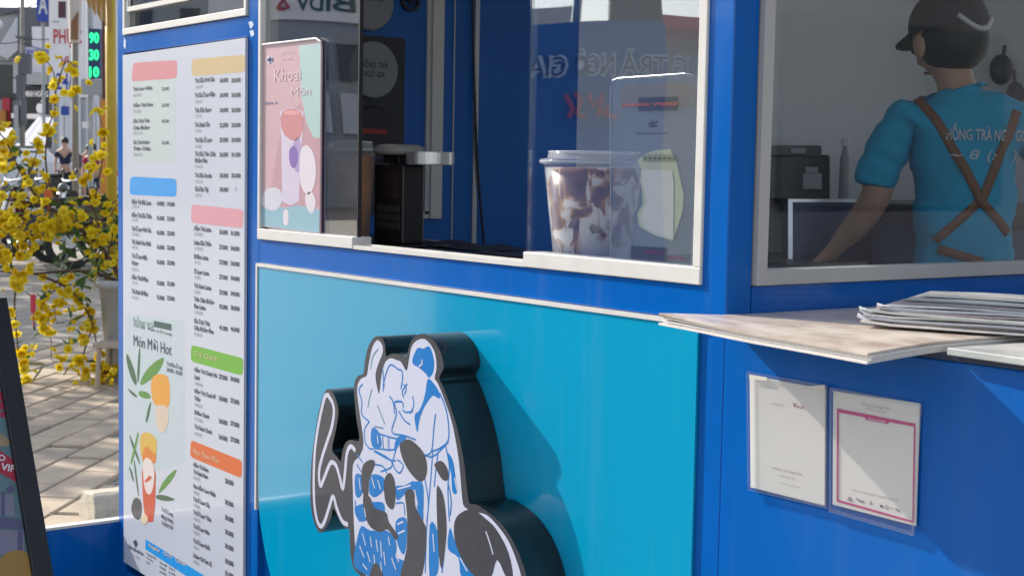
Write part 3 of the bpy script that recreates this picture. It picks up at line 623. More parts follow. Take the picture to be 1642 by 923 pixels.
def cb2(T):
    m = MB(); Y_ = -.0052
    o = [F6(476, 220), F6(805, 284), F6(798, 700), F6(474, 610)]; i = [F6(483, 237), F6(798, 297), F6(791, 690), F6(481, 602)]
    a, b = quadY(o, Y_), quadY(i, Y_)
    m.add(a+b, [(k, (k+1) % 4, 4+(k+1) % 4, 4+k) for k in range(4)]); m.poly(quadY([F6(586, 250), F6(700, 268), F6(690, 286), F6(600, 270)], Y_-.0002))
    under(m.build('magenta_frame', MAG, weld=False), T)
    m = MB(); ptext(m, 'THANH TOÁN', *F6(604, 268), F6(678, 0)[0], 3.2, Y_-.0004, .01); under(m.build('white_lettering', WHITE, weld=False), T)
    m = MB(); ptext(m, 'Hồng Trà Ngô Gia', *F6(578, 206), F6(700, 0)[0], 4.2, Y_, .0); ptext(m, 'Cửa hàng', *F6(594, 224), F6(680, 0)[0], 3, Y_, 0)
    ptext(m, 'Mở ứng dụng ngân hàng để quét mã', *F6(538, 564), F6(735, 0)[0], 3.2, Y_, 0)
    under(m.build('lettering', INKF, weld=False), T)
    m = MB()
    for (u, v, s_, w) in ((520, 604, '品', 20), (556, 606, 'V', 10), (568, 612, 'iet', 24), (612, 622, 'S', 12), (655, 634, 'M', 14), (678, 638, 'Q', 14), (700, 642, '-', 12), (722, 650, 'Pay', 18)):
        ptext(m, s_, *F6(u, v), F6(u+w, 0)[0], 5, Y_, .02)
    under(m.build('bank_mark_print', mat('grey_violet_ink', (.16, .12, .18), .5, var=0), weld=False), T)
card('plain cream payment card in a clear sleeve, without any coloured frame', [F6(98, 64), F6(437, 124), F6(435, 638), F6(103, 560)], [F6(110, 82), F6(427, 140), F6(424, 628), F6(114, 550)], cb1)
card('white payment card with a magenta frame in a clear sleeve', [F6(446, 132), F6(833, 200), F6(800, 754), F6(442, 652)], [F6(460, 148), F6(822, 200), F6(806, 712), F6(458, 622)], cb2)

# ------------------------------------------------------------------ papers on the side counter
def frosted(name, fac, col=(.85, .87, .9)):
    m = bpy.data.materials.new(name); m.use_nodes = True; n = m.node_tree; p = n.nodes['Principled BSDF']; p.inputs['Base Color'].default_value = (*col, 1); p.inputs['Roughness'].default_value = .12; p.inputs['Coat Weight'].default_value = .5
    tr = n.nodes.new('ShaderNodeBsdfTransparent'); mx = n.nodes.new('ShaderNodeMixShader'); lw = n.nodes.new('ShaderNodeLayerWeight'); lw.inputs[0].default_value = .35
    ma = n.nodes.new('ShaderNodeMath'); ma.operation = 'MULTIPLY_ADD'; ma.inputs[1].default_value = .45; ma.inputs[2].default_value = fac; ma.use_clamp = True
    n.links.new(lw.outputs['Facing'], ma.inputs[0]); n.links.new(ma.outputs[0], mx.inputs[0]); n.links.new(tr.outputs[0], mx.inputs[1]); n.links.new(p.outputs[0], mx.inputs[2]); n.links.new(mx.outputs[0], n.nodes['Material Output'].inputs[0]); return m
def sheet_mat(name, c1, c2, sc):
    m = mat(name, c1, .45, var=.0)
    n = m.node_tree; p = n.nodes['Principled BSDF']; tc = n.nodes.new('ShaderNodeTexCoord')
    mp = n.nodes.new('ShaderNodeMapping'); mp.inputs['Scale'].default_value = sc
    no = n.nodes.new('ShaderNodeTexNoise'); no.inputs['Scale'].default_value = 20; no.inputs['Detail'].default_value = 5; no.inputs['Roughness'].default_value = .55
    cr = n.nodes.new('ShaderNodeValToRGB'); cr.color_ramp.elements[0].position = .35; cr.color_ramp.elements[1].position = .62
    cr.color_ramp.elements[0].color = (*c2, 1); cr.color_ramp.elements[1].color = (*c1, 1)
    n.links.new(tc.outputs['Object'], mp.inputs[0]); n.links.new(mp.outputs[0], no.inputs['Vector']); n.links.new(no.outputs[0], cr.inputs[0]); n.links.new(cr.outputs[0], p.inputs['Base Color'])
    p.inputs['Coat Weight'].default_value = .4; p.inputs['Coat Roughness'].default_value = .15
    return m
NEWS = sheet_mat('menu_sheet_print_reflection', (.66, .58, .50), (.40, .31, .25), (.8, 1.1, 1))  # blotches give sheet print plus brownish reflection smears painted in
NEWS2 = sheet_mat('magazine_print', (.62, .60, .58), (.34, .36, .35), (.7, 1.6, 1))
EDGE = mat('page_edges', (.68, .64, .60), .7, var=.12, scale=200)
EDGE_P = mat('page_edges_pink', (.56, .44, .44), .6, var=.15, scale=150); EDGE_G = mat('page_edges_grey', (.40, .41, .44), .6, var=.15, scale=150)
P1 = thing('menu_sheet_pile', 'wide flat pile of laminated sheets overhanging the front of the blue side counter', 'papers', (.14, .1, 1.0876))
zz = 1.0882
for k in range(4):
    dx, dy = random.uniform(-.003, .004), random.uniform(-.004, .003)
    m = MB(); nx, ny = 8, 10; top = []; bot = []
    w, l = .278, .46; x0, y0 = .004+abs(dx), -.102+dy
    for j in range(ny+1):
        for i in range(nx+1):
            x = x0+w*i/nx; y = y0+l*j/ny
            sag = -.0065*(max(0, (i/nx-.15))**1.5)*max(0, (-y)/.1)**1.3 if y < 0 else 0
            cu = .004*max(0, -y/.1)*max(0, 1-i/nx*2.2)
            z = zz+k*.0026+sag+cu*(1+k*.2)
            top.append((x, y, z+.0022)); bot.append((x, y, z))
    idx = lambda i, j: j*(nx+1)+i
    m.add(top, [(idx(i, j), idx(i+1, j), idx(i+1, j+1), idx(i, j+1)) for j in range(ny) for i in range(nx)])
    m.add(bot, [(idx(i, j), idx(i, j+1), idx(i+1, j+1), idx(i+1, j)) for j in range(ny) for i in range(nx)])
    rim = [idx(i, 0) for i in range(nx+1)]+[idx(nx, j) for j in range(1, ny+1)]+[idx(i, ny) for i in range(nx-1, -1, -1)]+[idx(0, j) for j in range(ny-1, 0, -1)]
    m.add([top[i] for i in rim]+[bot[i] for i in rim], [(i, len(rim)+i, len(rim)+(i+1) % len(rim), (i+1) % len(rim)) for i in range(len(rim))])
    o = m.build('laminated_sheet', NEWS if k == 3 else EDGE, weld=True); under(o, P1)
P2 = thing('magazine_pile', 'stacked magazines with ragged page corners lying on the laminated sheets', 'papers', (.17, .03, 1.1))
ang = math.atan2(.06, .14)
for k in range(8):
    a = ang+random.uniform(-.06, .06)
    ex, ey = Vector((math.cos(a), math.sin(a), 0)), Vector((-math.sin(a), math.cos(a), 0))
    o_ = Vector((.172, .034, 1.1015+k*.0026))+ex*random.uniform(-.010, .012)+ey*(k*.002+random.uniform(-.004, .004))
    w, d, h = .30, .235-k*.002, .0021
    m = MB(); nx = 10; top = []; bot = []
    for j in range(5):
        for i in range(nx+1):
            wv = .0012*math.sin(i*.9+k*1.7)*(1 if 0 < k else .2)*(1-i/nx)
            p = o_+ex*(w*i/nx)+ey*(d*j/4)+Vector((0, 0, max(-.0004, wv)+(.0025*random.random() if i == 0 and j == 0 else 0)))
            top.append(p+Vector((0, 0, h))); bot.append(p)
    ix = lambda i, j: j*(nx+1)+i
    m.add(top, [(ix(i, j), ix(i+1, j), ix(i+1, j+1), ix(i, j+1)) for j in range(4) for i in range(nx)]); m.add(bot, [(ix(i, j), ix(i, j+1), ix(i+1, j+1), ix(i+1, j)) for j in range(4) for i in range(nx)])
    rim = [ix(i, 0) for i in range(nx+1)]+[ix(nx, j) for j in range(1, 5)]+[ix(i, 4) for i in range(nx-1, -1, -1)]+[ix(0, j) for j in range(3, 0, -1)]
    m.add([top[i] for i in rim]+[bot[i] for i in rim], [(i, len(rim)+i, len(rim)+(i+1) % len(rim), (i+1) % len(rim)) for i in range(len(rim))])
    mg = under(m.build('magazine', (EDGE, EDGE_P, EDGE_G, EDGE, NEWS2, EDGE_P, EDGE_G)[k % 7]) if k < 7 else m.build('magazine', NEWS2), P2)
    if k % 2 == 0:
        c = o_+Vector((0, 0, h+.0002)); m = MB(); r1, r2 = random.uniform(.004, .012), random.uniform(.003, .010)
        m.add([c+ex*.012, c+ey*.022, c-ex*r1+ey*.010+ZD*r2, c-ex*r1*.5-ey*.003+ZD*r2*.6], [(0, 1, 2, 3)])
        o = m.build('page_corner', WHITE, weld=False); o.parent = mg
strip = MB(); e0 = Vector((.172, .034, 1.1015+7*.0026+.0040)); a = ang; ex, ey = Vector((math.cos(a), math.sin(a), 0)), Vector((-math.sin(a), math.cos(a), 0))
for (v0, v1, col_) in ((.030, .036, 'cover_pink'), (.06, .085, 'cover_grey_green'), (.125, .15, 'cover_grey'), (.17, .175, 'cover_pink_pale')):
    b = MB(); b.add([e0+ex*.012+ey*v0, e0+ex*.29+ey*(v0-.004), e0+ex*.29+ey*(v1-.004), e0+ex*.012+ey*v1], [(0, 1, 2, 3)])
    under(b.build('cover_print', mat(col_, (.62, .34, .33) if 'pink' in col_ else (.42, .45, .42), .4), weld=False), P2)
P3 = tag(MB().prism([(.30, -.012, 1.0878), (.62, -.03, 1.0878), (.66, .3, 1.0878), (.33, .32, 1.0878)], (0, 0, .007)).build('newspaper', NEWS2, bevel=.001), 'single folded newspaper under the right end of the pile on the counter edge', 'newspaper')

# ------------------------------------------------------------------ drinks cups and notices behind the serving window
def cup_drink_mat():
    m = bpy.data.materials.new('milk_with_jelly'); m.use_nodes = True; n = m.node_tree; p = n.nodes['Principled BSDF']; p.inputs['Roughness'].default_value = .25; p.inputs['Coat Weight'].default_value = .6; p.inputs['Subsurface Weight'].default_value = .8; p.inputs['Subsurface Radius'].default_value = (1, .85, .7); p.inputs['Subsurface Scale'].default_value = .05
    tc = n.nodes.new('ShaderNodeTexCoord'); mp = n.nodes.new('ShaderNodeMapping'); mp.inputs['Scale'].default_value = (1, 1, .75)
    n1 = n.nodes.new('ShaderNodeTexNoise'); n1.inputs['Scale'].default_value = 36; n1.inputs['Detail'].default_value = 3; n1.inputs['Distortion'].default_value = 1.0
    r1 = n.nodes.new('ShaderNodeValToRGB'); e = r1.color_ramp.elements
    e[0].position = .36; e[0].color = (.24, .14, .15, 1); e[1].position = .56; e[1].color = (.88, .85, .80, 1)
    for pos, c in ((.43, (.36, .19, .12, 1)), (.475, (.62, .37, .15, 1)), (.52, (.78, .68, .62, 1))):
        q = e.new(pos); q.color = c
    n.links.new(tc.outputs['Object'], mp.inputs[0]); n.links.new(mp.outputs[0], n1.inputs['Vector']); n.links.new(n1.outputs[0], r1.inputs[0]); n.links.new(r1.outputs[0], p.inputs['Base Color'])
    return m
def cup(name, label, base, rt_, rb, h, drink, fill=.9):
    T = thing(name, label, 'cup', base, 'display cups behind the serving window')
    m = MB().lathe([(rb*.93, .0), (rb, .003), (rb+(rt_-rb)*.5, h*.5), (rt_, h), (rt_+.0035, h+.001), (rt_+.0035, h+.004), (rt_, h+.004)], seg=48); m.build('cup_wall', frosted(name+'_wall', .0), T, smooth=True)
    m = MB().lathe([(0, .002), (rb*.95, .002), (rb+(rt_-rb)*.5-.0012, h*.5), (rb+(rt_-rb)*fill*.98-.0012, h*fill), (0, h*fill+.001)], seg=48); m.build('drink', drink, T, smooth=True)
    m = MB().lathe([(rt_+.005, h+.001), (rt_+.006, h+.003), (rt_+.005, h+.007), (rt_-.004, h+.008), (rt_-.006, h+.016), (rt_-.008, h+.018), (rt_-.014, h+.0165), (0, h+.016)], seg=48); m.build('lid', frosted(name+'_lid', .14), T, smooth=True)
    rm_ = MB()
    for r_, z_ in ((rt_+.0055, h+.004), (rt_-.006, h+.0165)): rm_.tube([(r_*math.cos(k*math.pi/24), r_*math.sin(k*math.pi/24), z_) for k in range(49)], .0011, 6, False)
    rm_.build('lid_rim', frosted(name+'_rim', .55), T, smooth=True)
    return T
cx_ = onY(952, 330, .088)
CUP1 = cup('display_cup', 'large clear lidded cup of milk with brown jelly pieces behind right glass pane', (cx_.x, .088, 1.119), .066, .049, .140, cup_drink_mat(), .975)
random.seed(3)
jc = [(.46, .25, .10), (.64, .38, .12), (.40, .26, .24), (.88, .85, .80), (.58, .40, .28)]
jm = [mat(n_, c_, .25, var=.3, scale=50, coat=.4) for n_, c_ in zip(('jelly_brown', 'jelly_amber', 'jelly_purple', 'milk_white', 'jelly_tan'), jc)]
for m_ in jm:
    p = m_.node_tree.nodes['Principled BSDF']; p.inputs['Subsurface Weight'].default_value = .6; p.inputs['Subsurface Radius'].default_value = (1, .6, .3); p.inputs['Subsurface Scale'].default_value = .03
for k in range(9):
    a = math.pi*1.45+random.uniform(-1.5, 1.7); z = random.uniform(.006, .125); r_ = .049+(.017)*z/.140-.0052
    mb = MB().ball((0, 0, 0), 1, 8, 6, (random.uniform(.010, .024), .0032, random.uniform(.009, .019)))
    M = Matrix.Translation((r_*math.cos(a), r_*math.sin(a), z)) @ Matrix.Rotation(a+math.pi/2, 4, 'Z') @ Matrix.Rotation(random.uniform(-.9, .9), 4, 'Y')
    mb.xf(M).build('jelly_piece', random.choice(jm), CUP1, smooth=True)
c2 = onY(561, 300, .13)
CUP2 = cup('display_cup', 'tall orange brown milk tea cup behind the left tinted pane', (c2.x, .13, 1.119), .043, .034, .158, mat('milk_tea_orange', (.42, .19, .08), .3, var=.35, scale=26, coat=.4), .96)
# acrylic notice stand behind the right pane
NS = thing('acrylic_notice', 'clear acrylic plate with a torn pale yellow sticker behind right pane', 'notice', onY(1050, 425, .0135))
G1 = crop(820, 0, 3.693); G3 = crop(820, 210, 3.419); YN = .0135
pl = [onY(x, y, YN) for x, y in ((981, 424), (979, 180), (979.5, 140), (983, 129), (992, 125.5), (1100, 118), (1112, 121), (1119, 132), (1119, 200), (1108, 432))]
pl[0].z = 1.119; pl[-1].z = 1.119
under(MB().prism(pl, (0, .003, 0)).build('acrylic_plate', frosted('acrylic_plate', .10, (.42, .46, .52)), weld=False, bevel=.0006), NS)
fr = MB()
for i in range(len(pl)-1):
    fr.tube([pl[i]+Vector((0, -.0006, 0)), pl[i+1]+Vector((0, -.0006, 0))], .0008, 5)
under(fr.build('plate_edge', glass_mat('plate_edge', (.7, .75, .8), .3, .2), weld=False), NS)
def nprint(name, q, m, lv=1, it=0):
    pts = [onY(x, y, YN-.0007*lv) for x, y in q]
    if it: pts = smooth_poly(pts, it)
    return under(MB().poly(pts).build(name, m, weld=False), NS)
nprint('yellow_sticker', [G3(690, 160), G3(735, 125), G3(790, 106), G3(872, 100), G3(905, 170), G3(922, 250), G3(945, 350), G3(940, 430), G3(912, 525), G3(885, 602), G3(790, 575), G3(735, 545), G3(700, 520), G3(690, 450), G3(722, 400), G3(716, 330), G3(705, 270), G3(712, 205)], mat('sticker_yellow', (.50, .52, .36), .45, var=.06, scale=50), 1)
nprint('white_code_area', [G3(716, 212), G3(884, 218), G3(890, 300), G3(888, 592), G3(790, 570), G3(735, 535), G3(705, 470), G3(740, 392), G3(722, 300)], mat('sticker_white', (.62, .60, .55), .45, var=.05, scale=50), 2)
mb = MB()
for k in range(7):
    u0 = 720+k*27
    for (a_, b_) in (((u0, 128), (u0+22, 168)), ((u0+20, 126), (u0+4, 170)), ((u0-4, 148), (u0+24, 150))):
        q = line2([onY(*G3(*a_), YN-.0021), onY(*G3(*b_), YN-.0021)], .0011); mb.add(q.v, q.f)
under(mb.build('leaf_sketch_print', mat('olive_ink', (.18, .17, .08), .5), weld=False), NS)
nprint('tan_strip', [G1(650, 520), G1(700, 500), G1(1060, 488), G1(1095, 520), G1(1085, 625), G1(1040, 640), G1(660, 645), G1(635, 590)], frosted('tan_strip', .38, (.36, .31, .24)), 0.4, 1)
nprint('dark_label', [G1(752, 578), G1(988, 572), G1(984, 655), G1(752, 658)], mat('label_grey', (.06, .055, .07), .4), 1)
mb = MB()
ptext(mb, 'momo vnpay', *G1(655, 632), G1(990, 0)[0], 6, YN-.0016, .02); under(mb.build('red_lettering', mat('notice_red', (.75, .14, .05), .4), weld=False), NS)
nprint('base_label', [G3(655, 628), G3(852, 640), G3(850, 712), G3(655, 700)], MATS['label_grey'], 1)
mb = MB(); ptext(mb, 'VIETQR', *G3(860, 700), G3(950, 0)[0], 4.5, YN-.0008, .02); ptext(mb, 'PAY', *G3(740, 670), G3(830, 0)[0], 4.5, YN-.0018, .02)
under(mb.build('base_lettering', mat('notice_crimson', (.35, .03, .09), .4), weld=False), NS)
mb = MB(); ptext(mb, 'HỒNG TRÀ NGÔ GIA', *G1(738, 798), G1(935, 0)[0], 3.6, YN-.0008, .02)
for L in ([G1(808, 735), G1(868, 720)], [G1(832, 708), G1(838, 752)], [G1(815, 748), G1(860, 745)]):
    q = line2([onY(x, y, YN-.0008) for x, y in L], .002); mb.add(q.v, q.f)
under(mb.build('dark_lettering', INK, weld=False), NS)
# poster on the left pane
PO = thing('drink_poster', 'pink and mint poster of a tall drink cup on left pane', 'poster', onY(465, 372, -.001))
H2 = crop(410, 50, 2.635); YP = .001
def pprint_(name, q, m, lv=0, it=0):
    pts = [onY(x, y, YP-.00007*lv) for x, y in q]
    if it: pts = smooth_poly(pts, it)
    return under(MB().poly(pts).build(name, m, weld=False), PO)
pq = [H2(25, 825), H2(27, 60), H2(40, 50), H2(255, 30), H2(272, 42), H2(276, 70), H2(270, 855)]
under(MB().prism([onY(x, y, YP) for x, y in pq], (0, .003, 0)).build('poster_sheet', pm('poster_pink', (200, 166, 172)), weld=False), PO)
pprint_('mint_print', [H2(180, 62), H2(275, 52), H2(272, 450), H2(245, 450), H2(215, 390), H2(190, 250), H2(188, 120)], pm('poster_mint', (172, 198, 198)), 1)
pprint_('mauve_print', [H2(190, 300), H2(215, 390), H2(245, 450), H2(270, 455), H2(269, 740), H2(120, 740), H2(60, 690), H2(110, 400)], pm('poster_mauve', (190, 150, 160)), 1)
pprint_('blue_print', [H2(25, 740), H2(130, 745), H2(180, 735), H2(270, 755), H2(268, 852), H2(26, 822)], pm('poster_blue', (146, 182, 198)), 2)
pprint_('cup_print', [H2(102, 340), H2(150, 322), H2(202, 340), H2(196, 460), H2(182, 720), H2(150, 736), H2(112, 720), H2(108, 460)], pm('poster_lilac', (206, 196, 216)), 3)
pprint_('cup_print', [H2(102, 345), H2(150, 322), H2(203, 345), H2(196, 440), H2(160, 470), H2(110, 430)], pm('poster_red', (200, 134, 138)), 4, 1)
pprint_('cup_print', [H2(108, 345), H2(150, 332), H2(196, 345), H2(150, 358)], pm('poster_rose', (222, 160, 162)), 5, 1)
pprint_('cup_print', [H2(150, 470), H2(195, 440), H2(188, 600), H2(160, 590)], pm('poster_violet', (176, 156, 196)), 4, 1)
pprint_('logo_print', [H2(140, 500), H2(160, 480), H2(178, 500), H2(178, 560), H2(160, 585), H2(142, 560)], pm('poster_purple', (132, 104, 172)), 5, 2)
pprint_('pill_print', [H2(188, 500), H2(215, 474), H2(250, 520), H2(258, 620), H2(230, 700), H2(192, 670), H2(184, 580)], pm('poster_white', (220, 212, 220)), 5, 2)
pprint_('pill_print', [H2(205, 690), H2(235, 670), H2(258, 720), H2(240, 780), H2(214, 750)], MATS['poster_white'], 5, 2)
pprint_('pill_print', [H2(25, 690), H2(60, 655), H2(108, 668), H2(116, 720), H2(85, 765), H2(27, 745)], pm('poster_grey_white', (206, 204, 216)), 5, 2)
pprint_('pill_print', [H2(116, 760), H2(128, 748), H2(140, 765), H2(138, 815), H2(124, 825), H2(116, 805)], MATS['poster_white'], 5, 2)
mb = MB()
ptext(mb, 'Khoai', *H2(78, 215), H2(190, 0)[0], 20, YP-.0007, 0); ptext(mb, 'Môn', *H2(150, 275), H2(232, 0)[0], 14, YP-.0007, 0); ptext(mb, 'HỒNG TRÀ', *H2(105, 100), H2(160, 0)[0], 5, YP-.0007, 0)
ptext(mb, 'mới', *H2(110, 125), H2(150, 0)[0], 5, YP-.0007, 0)
under(mb.build('white_lettering', pm('poster_letter_white', (220, 196, 202)), weld=False), PO)
pprint_('logo_disc', [H2(40, 120), H2(58, 98), H2(78, 118), H2(60, 145)], MATS['poster_white'], 4, 2)
mb = MB(); q = line2([onY(*H2(48, 122), YP-.0008), onY(*H2(72, 120), YP-.0008)], .005); mb.add(q.v, q.f); q = line2([onY(*H2(60, 106), YP-.0008), onY(*H2(60, 138), YP-.0008)], .004); mb.add(q.v, q.f)
ptext(mb, 'Size L', *H2(38, 310), H2(95, 0)[0], 4, YP-.0007, .01); under(mb.build('dark_lettering', pm('poster_slate', (88, 96, 140)), weld=False), PO)
under(MB().tube([onY(*H2(28, 58), YP-.002), onY(*H2(255, 31), YP-.002), onY(*H2(274, 45), YP-.002)], .0016, 6).build('poster_clip', WHITE), PO)

# ------------------------------------------------------------------ things inside the kiosk
def at_px_box(px0, px1, py0, py1, y, dy):  # box behind the window between two pixel columns, on the plane y
    a, b = onY(px0, py1, y), onY(px1, py0, y); return (a.x, b.x, y, y+dy, a.z, b.z)
yf, yb = .17, .215
x1 = onY(681, 330, yb).x; x0 = onY(599, 330, yf).x; z1 = onY(640, 264, yf).z
RG = thing('cash_terminal', 'small black boxy till standing on the counter in the open serving window', 'till', ((x0+x1)/2, yf, 1.118))
under(bx(x0, x1, yf, yb, 1.124, z1).build('housing', BLACK, bevel=.004), RG)
under(bx(x0-.006, x1+.004, yf-.006, yb+.006, 1.1185, 1.124).build('foot_plate', RUBBER, bevel=.002), RG)
kb = MB()
for i in range(4):
    for j in range(3): kb.box(x0+.012+i*.019, x0+.026+i*.019, yf-.0025, yf+.001, 1.15+j*.014, 1.16+j*.014)
o = under(kb.build('keypad', mat('key_grey', (.05, .05, .055), .5)), RG); o['kind'] = 'stuff'
under(bx(x0+.012, x1-.012, yf-.0015, yf+.001, z1-.055, z1-.015).build('screen', mat('screen_glass', (.01, .012, .016), .08)), RG)
sc_ = thing('cup_sealer', 'grey lid pad and bright steel ring resting on the small black till', 'sealer', ((x0+x1)/2, yf+.02, z1))
cxm = (x0+x1)/2
under(bx(cxm-.03, cxm+.02, yf+.008, yb-.008, z1+.0005, z1+.016).build('bracket', BLACK, bevel=.002), sc_)
pr = onY(640, 234, yf+.02); rr = onY(690, 254, yf+.03)
under(MB().lathe([(0, -.008), (.040, -.008), (.044, -.003), (.042, .005), (.03, .009), (0, .010)], (pr.x, yf+.02, z1+.0245), 36).build('lid_pad', mat('pad_grey', (.26, .25, .23), .6), smooth=True), sc_)
under(MB().lathe([(.030, -.0105), (.039, -.0105), (.0395, -.009), (.0395, .009), (.039, .0105), (.030, .0105), (.030, -.0105)], (rr.x, yf+.03, rr.z), 40).build('steel_ring', SILVER, smooth=False), sc_)
under(bx(cxm, rr.x-.03, yf+.025, yf+.035, rr.z-.006, rr.z+.006).build('ring_arm', SILVER), sc_)
# round sign boards on the left wall
bd = thing('display_board', 'dark board with round signs on the blue wall behind the open window', 'board', (-1.698, .55, 1.3))
bz0, bz1 = onX(600, 236, -1.69).z, onX(600, 58, -1.69).z
by0, by1 = onX(540, 200, -1.69).y, onX(648, 200, -1.69).y
under(bx(-1.6995, -1.690, by0, by1, bz0-.15, bz1).build('back_board', mat('board_charcoal', (.025, .028, .034), .5)), bd)
def disc(px, py, r, m, name, lbl=None):
    c = onX(px, py, -1.683); t = MB().lathe([(0, -.006), (r, -.006), (r, .004), (r-.003, .006), (0, .006)], c, 40, 'x'); o = under(t.build(name, m, smooth=False), bd)
    return o, c
GD = mat('disc_grey', (.24, .25, .27), .5)
d1, c1 = disc(598, 112, .062, GD, 'round_sign'); d2, c2_ = disc(592, 5, .060, GD, 'round_sign'); d3, c3 = disc(596, 216, .062, mat('disc_black', (.02, .02, .035), .4), 'round_sign')
mb = MB(); YD, = (Vector((0, 1, 0)),)
put_text(mb, 'HỒNG TRÀ', c1+Vector((.0064, .0, .004)), YD, ZD, .012, .07, .02, 'c'); put_text(mb, 'NGÔ GIA', c1+Vector((.0064, 0, -.016)), YD, ZD, .012, .055, .02, 'c')
put_text(mb, 'HỒNG TRÀ', c2_+Vector((.0064, .0, .004)), YD, ZD, .012, .07, .02, 'c')
o = under(mb.build('sign_lettering', mat('disc_ink', (.05, .05, .055), .5), weld=False), bd)
o = under(bx(c3.x+.0062, c3.x+.0072, c3.y-.05, c3.y+.035, c3.z+.002, c3.z+.012).build('red_stripe', mat('stripe_red', (.35, .03, .03), .5)), bd)
fan = onX(660, 2, -1.69)
VN = thing('round_vent', 'small black round spoked vent high on the blue inner wall', 'vent', (-1.6985, fan.y, fan.z))
m = MB()
m.add(*(lambda b: (b.v, b.f))(MB().lathe([(.018, 0), (.024, 0), (.024, .008), (.018, .008), (.018, 0)], (-1.699, fan.y, fan.z), 28, 'x')))
for k in range(6):
    a = k*math.pi/3; d = Vector((0, math.cos(a), math.sin(a))); c = Vector((-1.693, fan.y, fan.z)); m.tube([c, c+d*.02], .0022, 5)
under(m.build('vent_ring', BLACK), VN)
nap = thing('folded_cloth', 'dark folded cloth lying on the counter inside the open window', 'cloth', (-.95, .32, 1.1185))
m = MB(); nn = 10
for s0, (xa, xb, ya, yb) in enumerate(((-1.10, -.80, .24, .33), (-.78, -.55, .20, .27))):
    o = len(m.v)
    for i in range(nn+1):
        for j in range(4):
            x = xa+(xb-xa)*i/nn; y = ya+(yb-ya)*j/3; m.v.append(Vector((x, y, 1.1195+(.010 if s0 == 0 else .004)*(math.sin(i*1.3+j)*.5+.6)*(1 if 0 < j < 3 else .15)*(1 if 0 < i < nn else .1))))
    for i in range(nn):
        for j in range(3): m.f.append((o+i*4+j, o+i*4+j+1, o+i*4+j+5, o+i*4+j+4))
under(m.build('cloth_fold', mat('cloth_navy', (.02, .025, .05), .8), weld=False, smooth=True), nap)
# on the rear work top, seen through the side window
def room(px, py, t): return at(px, py, t)
p0 = room(1278, 315, 4.0)
PR = thing('receipt_printer', 'black printer with small white labels on the rear work top', 'printer', (p0.x, p0.y, 1.0))
def facing(px0, px1, py0, py1, t, th):
    a = at(px0, py0, t); b = at(px1, py0, t); c = at(px1, py1, t); d = at(px0, py1, t); h = Vector((CF.x, CF.y, 0)).normalized()*th
    return [d, c, b, a], h
q, h = facing(1226, 1332, 248, 312, 3.9, .22); zb = 1.1852
for v in q[:2]: v.z = zb
under(MB().prism(q, h).build('housing', BLACK, bevel=.008), PR)
q, h = facing(1234, 1318, 233, 249, 3.95, .15); under(MB().prism(q, h).build('lid', DARK, bevel=.006), PR)
for r_ in ((1288, 1318, 278, 303), (1292, 1312, 268, 277), (1268, 1292, 238, 246)):
    q, h = facing(*r_, 3.895 if r_[2] > 250 else 3.94, .004); under(MB().prism(q, h).build('paper_label', mat('label_grey_white', (.42, .43, .45), .5)), PR)
bt = at(1353, 300, 3.95); bt.z = 1.1852; sc_px = 3.95/FPX
BT = thing('white_bottle', 'slim white pump bottle standing on the rear work top', 'bottle', bt)
MB().lathe([(0, 0), (7.5*sc_px, 0), (8*sc_px, .004), (7.5*sc_px, 70*sc_px), (4*sc_px, 82*sc_px), (4*sc_px, 88*sc_px), (0, 88*sc_px)], seg=20).build('bottle_body', MATS['label_grey_white'], BT, smooth=True)
MB().lathe([(0, 88*sc_px), (6*sc_px, 88*sc_px), (6*sc_px, 100*sc_px), (0, 100*sc_px)], seg=16).build('bottle_cap', WHITE, BT)
q, h = facing(1264, 1271, 322, 435, 3.78, .008); tr_ = MB().prism(q, h)
q, h = facing(1264, 1420, 319, 324, 3.79, .008); tr_.prism(q, h)
q, h = facing(1271, 1420, 325, 440, 3.80, .14); dk = MB().prism(q, h)
CBT = thing('glass_cabinet', 'dark navy cabinet edged in silver standing left of the worker', 'cabinet', at(1330, 440, 3.6))
under(dk.build('cabinet_body', NAVY), CBT); under(tr_.build('metal_edge', SILVER), CBT)
# dark scoops hanging on the grey wall
for k, (px, py, rx, rz, an) in enumerate(((1605, 112, .020, .026, .5), (1628, 152, .016, .022, -.4), (1634, 186, .013, .03, .2))):
    d = ray(px, py); t = (2.6-.03-CAM.y)/d.y; tt = (-1.70+.03-CAM.x)/d.x; c = CAM+d*min(t, tt); f_ = min(t, tt)/3.5
    T = thing('hanging_scoop', ('upper black scoop', 'middle black scoop', 'lowest black scoop')[k]+' hanging on the grey wall beside the worker', 'scoop', c, 'black scoops on the grey wall')
    o = MB().ball((0, 0, 0), 1, 14, 8, (rx*f_*1.4, .02, rz*f_*1.4)).build('scoop_bowl', BLACK, T, smooth=True); o.rotation_euler = (0, 0, rad(53)); 
    MB().tube([(0, 0, .0), (.02*math.sin(an), 0, .07)], .005, 6).build('scoop_handle', BLACK, T)

